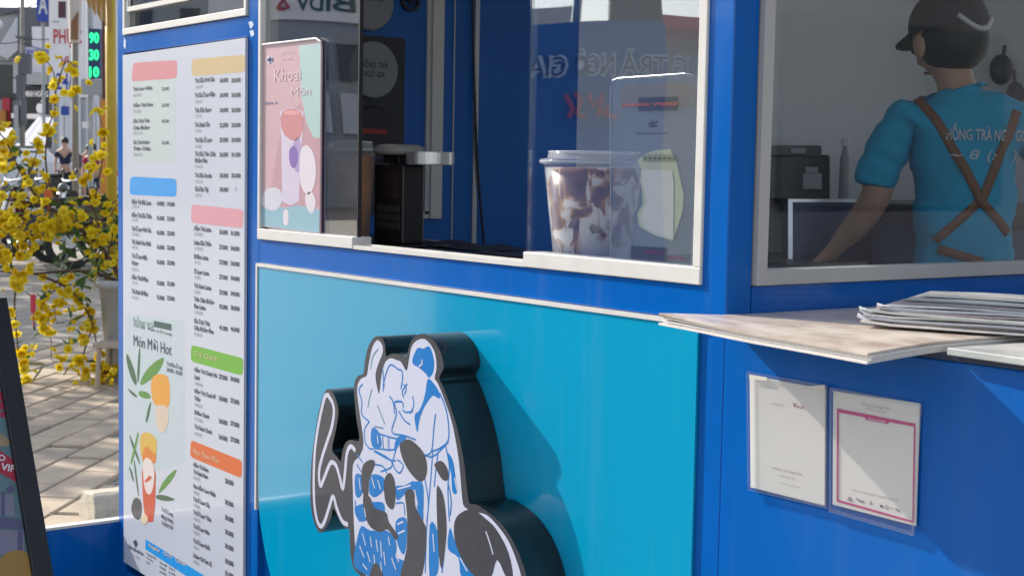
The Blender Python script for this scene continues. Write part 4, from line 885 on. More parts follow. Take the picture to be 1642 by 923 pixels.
# ------------------------------------------------------------------ the worker inside
def skin(name, verts, edges, m, parent, sub=2, root=0, rough_=True):
    me = bpy.data.meshes.new(name+'_cage'); me.from_pydata([Vector(v[:3]) for v in verts], edges, [])
    o = bpy.data.objects.new(name+'_cage', me); COL.objects.link(o)
    sk = o.modifiers.new('skin', 'SKIN'); sk.use_smooth_shade = True; sk.branch_smoothing = .6
    for i, v in enumerate(verts):
        r_ = v[3]; d = me.skin_vertices[0].data[i]; d.radius = r_ if isinstance(r_, tuple) else (r_, r_); d.use_root = (i == root)
    ss = o.modifiers.new('sub', 'SUBSURF'); ss.levels = sub; ss.render_levels = sub
    dg = bpy.context.evaluated_depsgraph_get(); dg.update()
    out = bpy.data.meshes.new_from_object(o.evaluated_get(dg)); out.name = name
    bpy.data.objects.remove(o)
    out.materials.clear(); out.materials.append(m)
    for p in out.polygons: p.use_smooth = True
    r_ = bpy.data.objects.new(name, out); COL.objects.link(r_); r_.parent = parent; return r_
def chain(V, E_, pts, start=None):
    prev = start
    for p in pts:
        V.append(p); i = len(V)-1
        if prev is not None: E_.append((prev, i))
        prev = i
    return prev
SKIN = mat('skin', (.52, .31, .22), .55, var=.08, scale=12)
HAIR = mat('dark_hair', (.012, .01, .009), .55, var=.3, scale=80)
DP = 3.5; PS = DP/FPX
pb = at(1548, 300, DP); pb.z = .1
PE = thing('person', 'person in a turquoise shirt and black cap with crossed brown apron straps, seen from behind', 'person', pb)
PE.rotation_euler = (0, 0, YAW-math.pi/2)        # local x to the right, local y away from the camera
zc = lambda py: at(1548, py, DP).z-.1
lx = lambda px: (px-1548)*PS
V, E = [], []
hip = chain(V, E, [(0, .0, zc(560), (.12, .08))])
chest = chain(V, E, [(0, .01, zc(430), (.09, .06)), (.0, .01, zc(330), (.10, .065)), (.0, .012, zc(235), (.105, .06)), (-.006, .015, zc(185), (.07, .045))], hip)
nk = chain(V, E, [(lx(1532), .015, zc(145), .048), (lx(1526), .03, zc(112), .045)], chest)
chain(V, E, [(lx(1519), .05, zc(88), (.060, .078)), (lx(1518), .055, zc(68), (.072, .088)), (lx(1519), .05, zc(42), (.074, .086)), (lx(1519), .045, zc(16), (.06, .07))], nk)
def arm(sx, pts, wrist_dir, flip):
    sh = chain(V, E, pts, chest)
    w = Vector(V[sh][:3]); d = Vector(wrist_dir).normalized(); side = d.cross(Vector((0, 0, 1))).normalized(); dn = side.cross(d)
    palm = chain(V, E, [tuple(w+d*.045)+((.034, .017),), tuple(w+d*.085)+((.037, .014),)], sh)
    for k in range(4):
        o = side*(-.026+.0175*k); ln = (.06, .072, .068, .052)[k]; b = w+d*.092+o
        chain(V, E, [tuple(b)+(.0088,), tuple(b+d*ln*.5+dn*.008*(1 if dn.z < 0 else -1))+(.0082,), tuple(b+d*ln*.9+dn*.026*(1 if dn.z < 0 else -1))+(.007,)], palm)
    tb = w+d*.035+side*(.034*flip)
    chain(V, E, [tuple(tb)+(.0105,), tuple(tb+d*.028+side*.016*flip)+(.0095,), tuple(tb+d*.052+side*.018*flip)+(.008,)], sh+1)
armL = [(lx(1445), .01, zc(196), .040), (lx(1415), .02, zc(255), .047), (lx(1412), .03, zc(318), .039), (lx(1392), .085, zc(364), .035), (lx(1366), .14, zc(402), .026)]
armR = [(lx(1648), .01, zc(200), .040), (lx(1690), .03, zc(265), .047), (lx(1700), .05, zc(335), .039), (lx(1665), .13, zc(352), .036), (lx(1625), .22, zc(345), .027)]
arm(-1, armL, (-.50, .45, -.62), 1)
arm(1, armR, (-.7, .7, .05), -1)
for s_ in (-1, 1):
    lg = chain(V, E, [(s_*.085, 0, .70, (.085, .09)), (s_*.09, .01, .42, .055), (s_*.09, -.01, .12, .042), (s_*.09, .05, .035, (.042, .03)), (s_*.09, .13, .028, (.04, .022))], hip)
body = skin('body', V, E, SKIN, PE, 2, hip)
SHIRT = mat('turquoise_shirt', (.0, .34, .55), .85, var=.12, scale=9, bump=.3, bscale=18)
V, E = [], []
h_ = chain(V, E, [(0, .0, zc(520), (.140, .100))])
c_ = chain(V, E, [(0, .0, zc(430), (.118, .092)), (.0, -.005, zc(330), (.134, .100)), (.0, -.006, zc(235), (.158, .106)), (-.004, .0, zc(180), (.124, .088))], h_)
chain(V, E, [(lx(1534), .012, zc(150), (.072, .068))], c_)
chain(V, E, [(lx(1446), .0, zc(188), .062), (lx(1420), .015, zc(245), .053), (lx(1409), .025, zc(290), .053), (lx(1407), .027, zc(303), .050)], c_)
chain(V, E, [(lx(1648), .0, zc(193), .062), (lx(1684), .025, zc(250), .053), (lx(1695), .035, zc(295), .053), (lx(1697), .036, zc(308), .050)], c_)
shirt = skin('shirt', V, E, SHIRT, PE, 3, h_)
# soft folds in the cloth
for v in shirt.data.vertices:
    n = v.normal; z = v.co.z; x = v.co.x
    v.co += n*(.0050*math.sin(z*48+x*30+2*math.sin(x*14))*math.sin(x*27+1.3+z*9)+.0038*math.sin(z*22-x*52)+.0016*math.sin(z*130+x*60))
TROU = mat('navy_cloth', (.012, .02, .06), .85, var=.2, bump=.2, bscale=30)
V, E = [], []
h_ = chain(V, E, [(0, 0, zc(540), (.158, .112))]); chain(V, E, [(0, 0, zc(500), (.152, .108))], h_)
for s_ in (-1, 1): chain(V, E, [(s_*.085, 0, .66, (.095, .10)), (s_*.09, .01, .42, .068), (s_*.09, -.005, .13, .06)], h_)
skin('trousers', V, E, TROU, PE, 2, h_)
# cap and hair
HC = Vector((lx(1519), .045, zc(40)))
m = MB()
prof = []
for i in range(15):
    t = math.pi*.56*i/14; prof.append((.086*math.sin(t) if t < math.pi/2 else .086*(1-.04*(t-math.pi/2)), .090*math.cos(t)))
m.lathe(prof, (0, 0, 0), 40, 'z', 1.0, 1.16)
hd = rad(28)                                     # the head is turned to the left
MH = Matrix.Translation(HC) @ Matrix.Rotation(hd, 4, 'Z') @ Matrix.Rotation(rad(-10), 4, 'X')
m.xf(MH); m.build('cap', mat('cap_black', (.016, .018, .021), .8, var=.2, scale=60, bump=.2, bscale=200), PE, smooth=True)
m = MB(); n_ = 14; top = []; 
for i in range(n_+1):
    a = math.pi*(.12+.76*i/n_); top.append((.080*math.cos(a), .088*math.sin(a)+.006))
for i in range(n_+1):
    x, y = top[i]; a = math.pi*(.12+.76*i/n_)
    m.v += [Vector((x, y, -.004)), Vector((x*1.04, y+.065*math.sin(a), -.020)), Vector((x*1.04, y+.065*math.sin(a), -.024)), Vector((x, y, -.009))]
for i in range(n_):
    for j in range(4): m.f.append((i*4+j, i*4+(j+1) % 4, i*4+4+(j+1) % 4, i*4+4+j))
m.xf(MH); m.build('cap_visor', MATS['cap_black'], PE, smooth=True)
m = MB(); pts = []
for i in range(15):
    a = -math.pi*.5+(-.62+1.24*i/14); pts.append(MH @ Vector((.088*math.cos(a), .102*math.sin(a), -.000-.034*math.cos((i-7)/7*math.pi/2))))
m.tube(pts, .0062, 8); m.build('cap_strap', mat('cap_strap_white', (.60, .60, .58), .6), PE, smooth=True)
m = MB().ball((0, 0, 0), 1, 24, 14, (.079, .091, .080)); m.xf(MH @ Matrix.Translation((0, -.012, -.040))); hr = m.build('hair', HAIR, PE, smooth=True)
m = MB().ball((0, 0, 0), 1, 14, 10, (.010, .018, .026)); 
for s_ in (-1, 1):
    e = MB().ball((0, 0, 0), 1, 14, 10, (.009, .018, .028)); e.xf(MH @ Matrix.Translation((s_*.080, .018, -.052))); e.build('ear', SKIN, PE, smooth=True)
f_ = MB().ball((0, 0, 0), 1, 12, 8, (.011, .018, .013)); f_.xf(MH @ Matrix.Translation((0, .092, -.064))); f_.build('nose', SKIN, PE, smooth=True)
for s_ in (-1, 1):
    e = MB().ball((0, 0, 0), 1, 12, 8, (.012, .006, .008)); e.xf(MH @ Matrix.Translation((s_*.031, .084, -.045))); e.build('eye', BLACK, PE, smooth=True)
e = MB().ball((0, 0, 0), 1, 12, 8, (.016, .005, .004)); e.xf(MH @ Matrix.Translation((0, .078, -.098))); e.build('mouth', mat('lips', (.35, .12, .10), .5), PE, smooth=True)
# straps, apron and lettering follow the surface of the shirt
dg = bpy.context.evaluated_depsgraph_get(); dg.update()
bvh = BVHTree.FromPolygons([v.co.copy() for v in shirt.data.vertices], [tuple(p.vertices) for p in shirt.data.polygons])
def on_back(x, z, off=.003):
    h = bvh.ray_cast(Vector((x, -1, z)), Vector((0, 1, 0)))
    return Vector((x, h[0].y-off, z)) if h[0] is not None else Vector((x, -.02, z))
STRAP = mat('brown_strap', (.20, .085, .04), .6, var=.12, scale=40)
def strap(p0, p1, w, n=18):
    m = MB(); d = Vector((p1[0]-p0[0], 0, p1[1]-p0[1])).normalized(); nn = Vector((-d.z, 0, d.x))*w/2
    for i in range(n+1):
        x = p0[0]+(p1[0]-p0[0])*i/n; z = p0[1]+(p1[1]-p0[1])*i/n
        a = on_back(x+nn.x, z+nn.z); b = on_back(x-nn.x, z-nn.z); y = min(a.y, b.y)
        m.v += [Vector((a.x, y, a.z)), Vector((b.x, y, b.z)), Vector((b.x, y+.004, b.z)), Vector((a.x, y+.004, a.z))]
    for i in range(n):
        for j in range(4): m.f.append((i*4+j, i*4+(j+1) % 4, i*4+4+(j+1) % 4, i*4+4+j))
    return m.build('apron_strap', STRAP, PE, smooth=True)
strap((lx(1462), zc(160)), (lx(1556), zc(322)), .021); strap((lx(1556), zc(322)), (lx(1604), zc(372)), .020)
strap((lx(1612), zc(178)), (lx(1556), zc(318)), .021); strap((lx(1556), zc(318)), (lx(1488), zc(385)), .020)
strap((lx(1494), zc(398)), (lx(1560), zc(416)), .020)
V, E = [], []
h_ = chain(V, E, [(lx(1468), .05, zc(470), (.075, .11))]); chain(V, E, [(lx(1466), .05, zc(400), (.062, .10)), (lx(1470), .06, zc(345), (.035, .08))], h_)
skin('apron', V, E, TROU, PE, 2, h_)
def back_text(s_, px0, px1, py, hpx, bold, m_, slant=0):
    vs, fs = glyphs(s_, bold); x0 = min(v.x for v in vs); x1 = max(v.x for v in vs); sx = (px1-px0)*PS/(x1-x0); sy = hpx*PS/.7
    m = MB(); m.v = [on_back(lx(px0)+(v.x-x0+slant*v.y)*sx, zc(py)+v.y*sy, .004) for v in vs]; m.f = list(fs)
    return m.build('shirt_lettering', m_, PE, weld=False)
PRW = mat('shirt_print_white', (.55, .60, .62), .7)
back_text('HỒNG TRÀ NGÔ GIA', 1498, 1632, 226, 17, .02, PRW)
back_text('~ 8 (x  ))', 1502, 1626, 256, 15, .0, PRW, .15)

# ------------------------------------------------------------------ leaning frame sign at the left edge
nr = (Vector((CR.x, CR.y, 0)).normalized()*.64-Vector((CF.x, CF.y, 0)).normalized()*.768).normalized()
th = rad(23.5)
bu = (Vector((0, 0, 1))*math.cos(th)-nr*math.sin(th)).normalized(); bn = (nr*math.cos(th)+Vector((0, 0, 1))*math.sin(th)).normalized(); br_ = bu.cross(bn).normalized()
P0 = at(87, 923, 2.15); foot = P0-bu*(P0.z/bu.z)
def onB(px, py, off=0.0):
    d = ray(px, py); o = foot+bn*off; return CAM+d*((o-CAM).dot(bn)/d.dot(bn))
AB = thing('frame_sign', 'black framed promotion board leaning back beside the low blue wing board', 'sign', (foot.x, foot.y, 0))
HB = (onB(12, 476)-foot).dot(bu); WB = .62; tk = .028
bl = lambda x, z, o=0.0: foot+br_*x+bu*z+bn*o
def bslab(x0, x1, z0, z1, o0, o1): return MB().prism([bl(x0, z0, o0), bl(x1, z0, o0), bl(x1, z1, o0), bl(x0, z1, o0)], bn*(o1-o0))
m = MB()
for q in ((-.030, 0, 0, HB), (-WB, -WB+.03, 0, HB)): p_ = bslab(*q, -.02, .0); m.add(p_.v, p_.f)
for q in ((-WB+.0305, -.0305, HB-.03, HB), (-WB+.0305, -.0305, .05, .08)): p_ = bslab(*q, -.02, -.0005); m.add(p_.v, p_.f)
under(m.build('sign_frame', BLACK, bevel=.002), AB)
under(bslab(-WB+.03, -.03, .08, HB-.03, -.012, -.008).build('poster_sheet', mat('poster_teal_grey', rgb(92, 120, 128), .3, var=.06, scale=12)), AB)
m = MB(); bb = -nr
for x in (-.02, -WB+.02):
    a = bl(x, HB-.05, -.022); b = a-Vector((nr.x, nr.y, 0))*.42; b.z = 0.005; m.tube([a, b], .010, 6)
under(m.build('rear_leg', BLACK), AB)
def bprint(name, q, m_, lv=1, it=0):
    pts = [onB(x, y, -.0078+.0003*lv) for x, y in q]
    pts = [p-br_*max(0, (p-foot).dot(br_)+.0302) for p in pts]
    if it: pts = smooth_poly(pts, it)
    return under(MB().poly(pts).build(name, m_, weld=False), AB)
RB = mat('ribbon_red', (.42, .02, .05), .4, var=.06)
bprint('ribbon_print', [(-60, 705), (0, 722), (38, 733), (36, 752), (42, 770), (0, 757), (-60, 740)], RB, 2)
for (x, y, r_) in ((7, 634, 9), (18, 646, 6), (3, 650, 6), (5, 664, 5), (-14, 640, 9)): bprint('berry_print', [(x+r_*math.cos(k*.7), y+r_*1.1*math.sin(k*.7)) for k in range(9)], mat('berry_red', (.40, .02, .07), .4) if 'berry_red' not in MATS else MATS['berry_red'], 2, 1)
bprint('plate_print', [(-30, 690), (0, 692), (24, 700), (28, 712), (10, 716), (-30, 712)], mat('plate_tan', (.30, .22, .13), .5, var=.3, scale=60), 2, 1)
LV = mat('gift_lavender', (.20, .19, .26), .4, var=.06); LP = mat('gift_purple', (.10, .09, .18), .4)
for q, m_, l_ in (([(-30, 788), (22, 792), (24, 828), (-30, 822)], LV, 2), ([(-30, 846), (40, 850), (40, 892), (-30, 886)], LV, 2), ([(-30, 826), (34, 832), (36, 848), (-30, 842)], LP, 3), ([(28, 850), (36, 851), (36, 884), (28, 884)], LP, 3), ([(2, 788), (8, 789), (8, 826), (2, 826)], LP, 3), ([(10, 782), (20, 776), (24, 786), (14, 790)], LP, 4)):
    bprint('gift_print', [q[i] for i in range(4)], m_, l_)
bprint('disc_print', [(28+36*math.cos(k*.52), 916+36*math.sin(k*.52)) for k in range(12)], mat('disc_ochre', (.34, .19, .04), .4), 4, 1)
m = MB()
def btext(s_, px0, py, px1, hpx):
    a, b = onB(px0, py, -.0068), onB(px1, py+5, -.0068); d = (b-a); L_ = d.length; d.normalize(); u_ = bn.cross(d); put_text(m, s_, a, d, u_, hpx*(a-CAM).dot(CF)/FPX, L_, .02)
btext('O', -4, 735, 6, 10); btext('VIP.', 1, 752, 27, 11)
under(m.build('white_lettering', WHITE, weld=False), AB)

# ------------------------------------------------------------------ helpers for the street behind
FH = Vector((CF.x, CF.y, 0)).normalized(); RH = Vector((CR.x, CR.y, 0)).normalized()
def spot(px, t):
    p = at(px, 260, t); return Vector((p.x, p.y, ground_z(p.x, p.y)))
class Spot:
    """local frame standing on the ground at pixel column px, t metres away: x to the right, y away, z up"""
    def __init__(self, px, t): self.o = spot(px, t); self.t = t; self.k = t/FPX; self.px = px; self.M = Matrix.Translation(self.o) @ Matrix.Rotation(YAW-math.pi/2, 4, 'Z')
    def x(self, px): return (px-self.px)*self.k
    def z(self, py, px=None): return at(self.px if px is None else px, py, self.t).z-self.o.z
    def empty(self, name, label, cat, group=None):
        T = thing(name, label, cat, self.o, group); T.rotation_euler = (0, 0, YAW-math.pi/2); self.T = T; return T
    def box(self, x0, x1, y0, y1, d0, d1): return bx(self.x(x0), self.x(x1), d0, d1, self.z(max(y0, y1)), self.z(min(y0, y1)))
def ltext(mb, s_, S_, px0, py, px1, hpx, dep, bold=.02):
    put_text(mb, s_, Vector((S_.x(px0), dep, S_.z(py))), Vector((1, 0, 0)), Vector((0, 0, 1)), hpx*S_.k, (px1-px0)*S_.k, bold)
G_ = lambda n, c, r=.6: mat(n, c, r, var=.08, scale=2)
CREAM = G_('cream_wall', (.62, .58, .53)); SLATE = G_('slate_cladding', (.10, .105, .12)); LGREY = G_('light_grey_wall', (.62, .62, .66)); MGREY = G_('mid_grey_wall', (.34, .35, .36)); SIGNW = G_('sign_panel_white', (.84, .80, .80), .4)
RED = G_('sign_red', (.55, .03, .06), .4); SBLUE = G_('sign_blue', (.02, .06, .35), .4); ORANGE = G_('orange_paint', (.55, .22, .04), .5); YEL = mat('yellow_paint', (.50, .34, .02), .45, var=.15, scale=4)
WINB = G_('dark_window', (.03, .035, .04), .15)
# road in the distance
rd = MB(); a = spot(-600, 30); b = spot(420, 30); c = spot(420, 48); d = spot(-600, 48)
for k in range(12):
    pass
na, nb_ = 16, 8; rows_ = []
for j in range(nb_+1):
    for i in range(na+1):
        p = at(-900+i*90, 260, 27+j*3.2); rows_.append(Vector((p.x, p.y, ground_z(p.x, p.y)+.012)))
rd.add(rows_, [(j*(na+1)+i, j*(na+1)+i+1, (j+1)*(na+1)+i+1, (j+1)*(na+1)+i) for j in range(nb_) for i in range(na)])
struct(rd.build('road', ASPHALT, weld=False))
# --- buildings
s1 = Spot(10, 66); T = s1.empty('shop_building', 'grey corner shop with slanted grey canopy at left edge of the street', 'building')
s1.box(-160, 42, 24, 330, 0, 9).build('wall', MGREY, T); s1.box(-160, 44, 15, 24, -.3, 9.2).build('roof', SLATE, T)
MB().prism([(s1.x(6), -.02, s1.z(85)), (s1.x(40), -.02, s1.z(30)), (s1.x(42), -.02, s1.z(80)), (s1.x(26), -.02, s1.z(95))], (0, -1.0, -.1)).build('canopy', LGREY, T)
s1.box(24, 39, 95, 150, -.15, 0).build('wall_panel', LGREY, T)
s1.box(-20, 30, 105, 160, -.05, 0).build('window', WINB, T)
s1.box(8, 20, 158, 205, -.3, -.06).build('red_banner', RED, T); s1.box(-6, 17, 178, 200, -.6, -.31).build('orange_sign', ORANGE, T)
MB().ball((s1.x(13), -1.15, s1.z(45)), .22, 12, 8).build('dish', SIGNW, T, smooth=True)
s2 = Spot(60, 60); T = s2.empty('shop_building', 'black clad shop front with white letters and a white fruit emblem', 'building')
s2.box(30, 82, 14, 330, 0, 8).build('wall', SLATE, T); s2.box(54, 82, 45, 118, -.12, 0).build('pale_panel', LGREY, T); s2.box(46, 82, 78, 90, -.3, -.13).build('name_strip', G_('lavender_sign', (.42, .40, .56)), T)
m = MB(); ltext(m, 'BINH DƯƠNG', s2, 48, 88, 81, 6, -.31); m.build('strip_lettering', SBLUE, T, weld=False)
s2.box(50, 82, 118, 137, -.5, -.01).build('awning_box', MGREY, T); s2.box(42, 82, 141, 184, -.25, -.02).build('sign_board', mat('sign_black', (.018, .018, .02), .3), T)
m = MB(); ltext(m, 'MINH HOÀNG', s2, 44, 156, 81, 9, -.27, .03); m.build('white_lettering', SIGNW, T, weld=False)
em = MB(); ax, az, ak = s2.x(69), s2.z(174), s2.k
pts = [(0, 8), (4, 9), (8, 7), (6, 3), (6, -1), (9, -4), (6, -9), (2, -10), (0, -9), (-2, -10), (-6, -8), (-9, -2), (-8, 5), (-4, 9)]
em.prism([Vector((ax+x*ak*.8, -.27, az+z*ak*.85)) for x, z in pts], (0, .02, 0)); em.prism([Vector((ax+x*ak, -.27, az+z*ak)) for x, z in ((0, 9), (4, 11), (4.5, 14), (1, 12))], (0, .02, 0)); em.build('fruit_emblem', SIGNW, T, weld=False)
s2.box(40, 82, 185, 192, -1.6, -.02).build('white_awning', SIGNW, T); s2.box(42, 82, 193, 300, -.02, .0).build('shop_window', WINB, T)
s3 = Spot(70, 50); T = s3.empty('projecting_sign', 'dark blue projecting sign with a pale letter above the black shop', 'sign')
s3.box(60, 79, -40, 36, 0, .25).build('sign_panel', SBLUE, T); m = MB(); ltext(m, 'A', s3, 63, 24, 78, 30, -.01, .02); m.build('letter', LGREY, T, weld=False)
MB().tube([(s3.x(66), .3, s3.z(30)), (s3.x(66), .3, 0)], .06, 8).build('post', MGREY, T)
s4 = Spot(108, 42); T = s4.empty('clinic_sign', 'tall white upright sign with red and blue letters', 'sign')
s4.box(80, 139, -60, 156, 0, .4).build('sign_panel', SIGNW, T)
m = MB(); ltext(m, 'PHỤC', s4, 87, 71, 132, 22, -.012, .02); ltext(m, 'VỤ', s4, 98, 106, 118, 14, -.012, .02); m.build('red_lettering', RED, T, weld=False)
m = MB(); ltext(m, '24/7', s4, 91, 144, 127, 26, -.012, .01); m.build('blue_lettering', SBLUE, T, weld=False)
s4.box(95, 107, 5, 31, -.012, 0).build('portrait_print', G_('dark_red_print', (.10, .03, .05)), T); s4.box(86, 96, 36, 38, -.012, 0).build('line_print', MGREY, T)
s4.box(84, 90, 156, 330, .1, .3).build('post', MGREY, T); s4.box(128, 134, 156, 330, .1, .3).build('post', MGREY, T)
s4.box(99, 111, 171, 185, -.05, .09).build('small_sign', SBLUE, T)
s5 = Spot(125, 56); T = s5.empty('shop_building', 'pale grey shop wall with tall panels behind the clinic sign', 'building')
s5.box(84, 340, -30, 340, 0, 8).build('wall', LGREY, T)
for k in range(9): s5.box(88+k*17, 88+k*17+15, 165, 318, -.06, -.001).build('wall_panel', G_('pale_panel_%s' % 'ab'[k % 2], ((.66, .67, .70), (.60, .61, .65))[k % 2]), T)
s6 = Spot(152, 30); T = s6.empty('price_sign', 'dark blue price sign with green glowing digits on grey posts', 'sign')
s6.box(142, 161, 48, 126, 0, .2).build('panel', G_('price_panel_blue', (.02, .05, .14)), T)
LED = mat('green_led', (.02, .9, .25), .4, var=0, emit=1.1)
m = MB()
for k, s_ in enumerate(('90', '30', '10')): ltext(m, s_, s6, 144, 70+k*27, 159.5, 15.5, -.012, .035)
m.build('led_digits', LED, T, weld=False)
s6.box(131, 173, 128, 152, -.02, .2).build('cross_beam', MGREY, T); s6.box(140, 146, -60, 47, .05, .19).build('post', MGREY, T); s6.box(140, 146, 153, 300, .05, .19).build('post', MGREY, T); s6.box(158, 162, 153, 300, .06, .19).build('post', MGREY, T); s6.box(141, 146, 48, 127, .201, .3).build('post', MGREY, T)
s6.box(133, 141, 196, 206, -.05, .0).build('round_lamp', SIGNW, T)
s7 = Spot(168, 24); T = s7.empty('wooden_post', 'brown and orange post standing beside the yellow pole', 'post')
s7.box(164, 171, -40, 160, 0, .1).build('upper_post', G_('brown_paint', (.11, .045, .03)), T); s7.box(161, 172, 160, 330, -.01, .12).build('lower_post', ORANGE, T)
s8 = Spot(179, 16); T = s8.empty('parasol', 'folded golden parasol on thick yellow pole at kiosk edge', 'parasol')
zb_ = 0; MB().tube([(s8.x(180), 0, 0), (s8.x(177), 0, s8.z(-80))], 8.2*s8.k, 12).build('pole', YEL, T, smooth=True)
MB().lathe([(0, 0), (.16, 0), (.16, .05), (.05, .08), (0, .08)], (s8.x(180), 0, 0), 20).build('base', CONC, T)
cl = mat('golden_cloth', (.40, .23, .06), .8, var=.15, scale=5); m = MB()
for k in range(5):
    a0 = s8.x(136+k*9); m.prism([(a0, -.02*k, s8.z(-30)), (a0+9*s8.k, -.02*k, s8.z(-30)), (a0+9.5*s8.k, -.02*k, s8.z(18+k*9)), (a0+4*s8.k, -.02*k, s8.z(6+k*9))], (0, .03, 0))
m.prism([(s8.x(130), .05, s8.z(-30)), (s8.x(190), .05, s8.z(-30)), (s8.x(190), .05, s8.z(-60)), (s8.x(130), .05, s8.z(-60))], (0, .05, 0))
m.build('canopy', cl, T)
s9 = Spot(121, 22); T = s9.empty('parasol', 'folded white and brown parasol on a thin grey pole', 'parasol')
MB().tube([(0, 0, 0), (0, 0, s9.z(-40))], 5.4*s9.k, 10).build('pole', mat('pole_grey', (.22, .20, .17), .5, var=.1), T, smooth=True)
MB().lathe([(0, 0), (.2, 0), (.2, .06), (.05, .09), (0, .09)], (0, 0, 0), 20).build('base', CONC, T)
m = MB(); m.lathe([(5.6*s9.k, s9.z(71)), (9*s9.k, s9.z(70)), (10*s9.k, s9.z(30)), (12*s9.k, s9.z(-40))], (0, 0, 0), 9); m.build('canopy', G_('pale_cloth', (.55, .50, .46)), T)
m = MB(); m.prism([(s9.x(117), -11*s9.k, s9.z(66)), (s9.x(129), -11*s9.k, s9.z(66)), (s9.x(131), -13*s9.k, s9.z(20)), (s9.x(119), -13*s9.k, s9.z(38))], (0, .01, 0)); m.build('brown_panel', G_('brown_cloth', (.24, .12, .06)), T)
# utility pole with wires and boxes
su = Spot(38, 46); T = su.empty('utility_pole', 'grey concrete utility pole hung with boxes and wires', 'pole')
MB().tube([(su.x(36), 0, 0), (su.x(38), 0, su.z(-60))], [4.2*su.k, 3.2*su.k], 10).build('shaft', mat('pole_concrete', (.24, .22, .20), .8, var=.2), T, smooth=True)
for (a, b, c, d) in ((34, 52, 88, 120), (31, 42, 122, 160), (38, 44, 160, 200), (27, 34, 170, 230)): su.box(a, b, c, d, -.25, -.02).build('meter_box', random.choice((MGREY, SLATE, SLATE)), T)
su.box(28, 52, 60, 63, -.1, .1).build('cross_arm', SLATE, T)
for (px0, py0, px1, py1) in ((-40, 62, 40, 66), (-40, 88, 38, 96), (-40, 140, 38, 118), (38, 64, 150, 44), (38, 70, 150, 88), (-40, 30, 60, 8)):
    pts = []
    for i in range(9):
        u = i/8; pts.append((su.x(px0+(px1-px0)*u), 0, su.z(py0+(py1-py0)*u+8*math.sin(u*math.pi))))
    MB().tube(pts, .018, 4).build('wire', BLACK, T)
# market canopies
for k, (px, t, x0, x1, yt, yb) in enumerate(((60, 50, 40, 86, 188, 235), (12, 52, -30, 20, 205, 232))):
    st = Spot(px, t); T = st.empty('market_tent', ('pale striped market tent behind the white car', 'white market tent at left edge behind flowers')[k], 'tent')
    xm = (x0+x1)/2
    for j in range(6):
        u0, u1 = j/6, (j+1)/6; X0, X1 = st.x(x0+(x1-x0)*u0), st.x(x0+(x1-x0)*u1); top0, top1 = st.x(xm-14+28*u0), st.x(xm-14+28*u1)
        MB().prism([(X0, -1, st.z(yb)), (X1, -1, st.z(yb)), (top1, .8, st.z(yt)), (top0, .8, st.z(yt))], (0, .02, .02)).build('roof_panel', (SIGNW, LGREY)[j % 2], T)
    m = MB()
    for X in (x0+1, x1-1): m.tube([(st.x(X), -1, 0), (st.x(X), -1, st.z(yb))], .03, 6)
    m.build('pole', LGREY, T)
# --- white car
sc1 = Spot(60, 43); T = sc1.empty('parked_car', 'white car parked across the street behind the yellow flowers', 'car')
T.rotation_euler = (0, 0, YAW-math.pi/2+rad(-14))
side = [(-2.2, .32), (-2.22, .62), (-2.1, .84), (-1.3, .96), (-.62, 1.40), (.55, 1.44), (1.30, 1.06), (2.05, .94), (2.15, .6), (2.12, .32)]
CARW = mat('white_car_paint', (.72, .72, .73), .15, var=.02, coat=.7)
m = MB(); L0 = [Vector((x, -.80, z)) for x, z in side]; L1 = [Vector((x, -.86, z)) if z < .97 else Vector((x, -.64, z)) for x, z in side]
m.prism([Vector((x, -.86 if z < 1.1 else -.66, z)) for x, z in side], (0, 0, 0)) if False else None
ring = lambda s_: [Vector((x, s_*(.86 if z < 1.1 else .66), z)) for x, z in side]
A, B2 = ring(-1), ring(1); n_ = len(side)
m.add(A, tri(A)); m.add(B2, [f[::-1] for f in tri(B2)]); m.add(A+B2, [(i, n_+i, n_+(i+1) % n_, (i+1) % n_) for i in range(n_)])
m.build('body', CARW, T, bevel=.05, seg=3)
for s_ in (-1, 1):
    m = MB(); m.prism([Vector((x, s_*y, z)) for x, y, z in ((-1.08, .855, 1.0), (.98, .855, 1.03), (.46, .70, 1.36), (-.55, .70, 1.33))], (0, -s_*.01, 0)); m.build('side_window', WINB, T)
m = MB(); m.add([(-1.31, -.66, .975), (-1.31, .66, .975), (-.68, .56, 1.385), (-.68, -.56, 1.385)], [(0, 1, 2, 3)]); m.v = [v+Vector((-.02, 0, .012)) for v in m.v]; m.build('windscreen', WINB, T)
m = MB(); m.add([(1.27, -.66, 1.09), (1.27, .66, 1.09), (.62, .56, 1.42), (.62, -.56, 1.42)], [(0, 1, 2, 3)]); m.v = [v+Vector((.02, 0, .014)) for v in m.v]; m.build('rear_window', WINB, T)
for x in (-1.4, 1.35):
    for s_ in (-1, 1):
        w = MB().lathe([(0, -.1), (.30, -.1), (.33, -.06), (.33, .06), (.30, .1), (0, .1)], (x, s_*.80, .33), 24, 'y').build('wheel', RUBBER, T); MB().lathe([(0, -.02), (.2, -.02), (.2, .02), (0, .02)], (x, s_*.90, .33), 16, 'y').build('rim', SILVER, w)
for s_ in (-1, 1): bx(-2.23, -2.15, s_*.62-.16, s_*.62+.16, .62, .76).build('headlight', mat('lamp_lens', (.6, .6, .6), .1) if 'lamp_lens' not in MATS else MATS['lamp_lens'], T); bx(2.08, 2.16, s_*.62-.16, s_*.62+.16, .66, .82).build('tail_light', RED, T)
bx(-2.24, -2.2, -.35, .35, .42, .54).build('grille', BLACK, T)
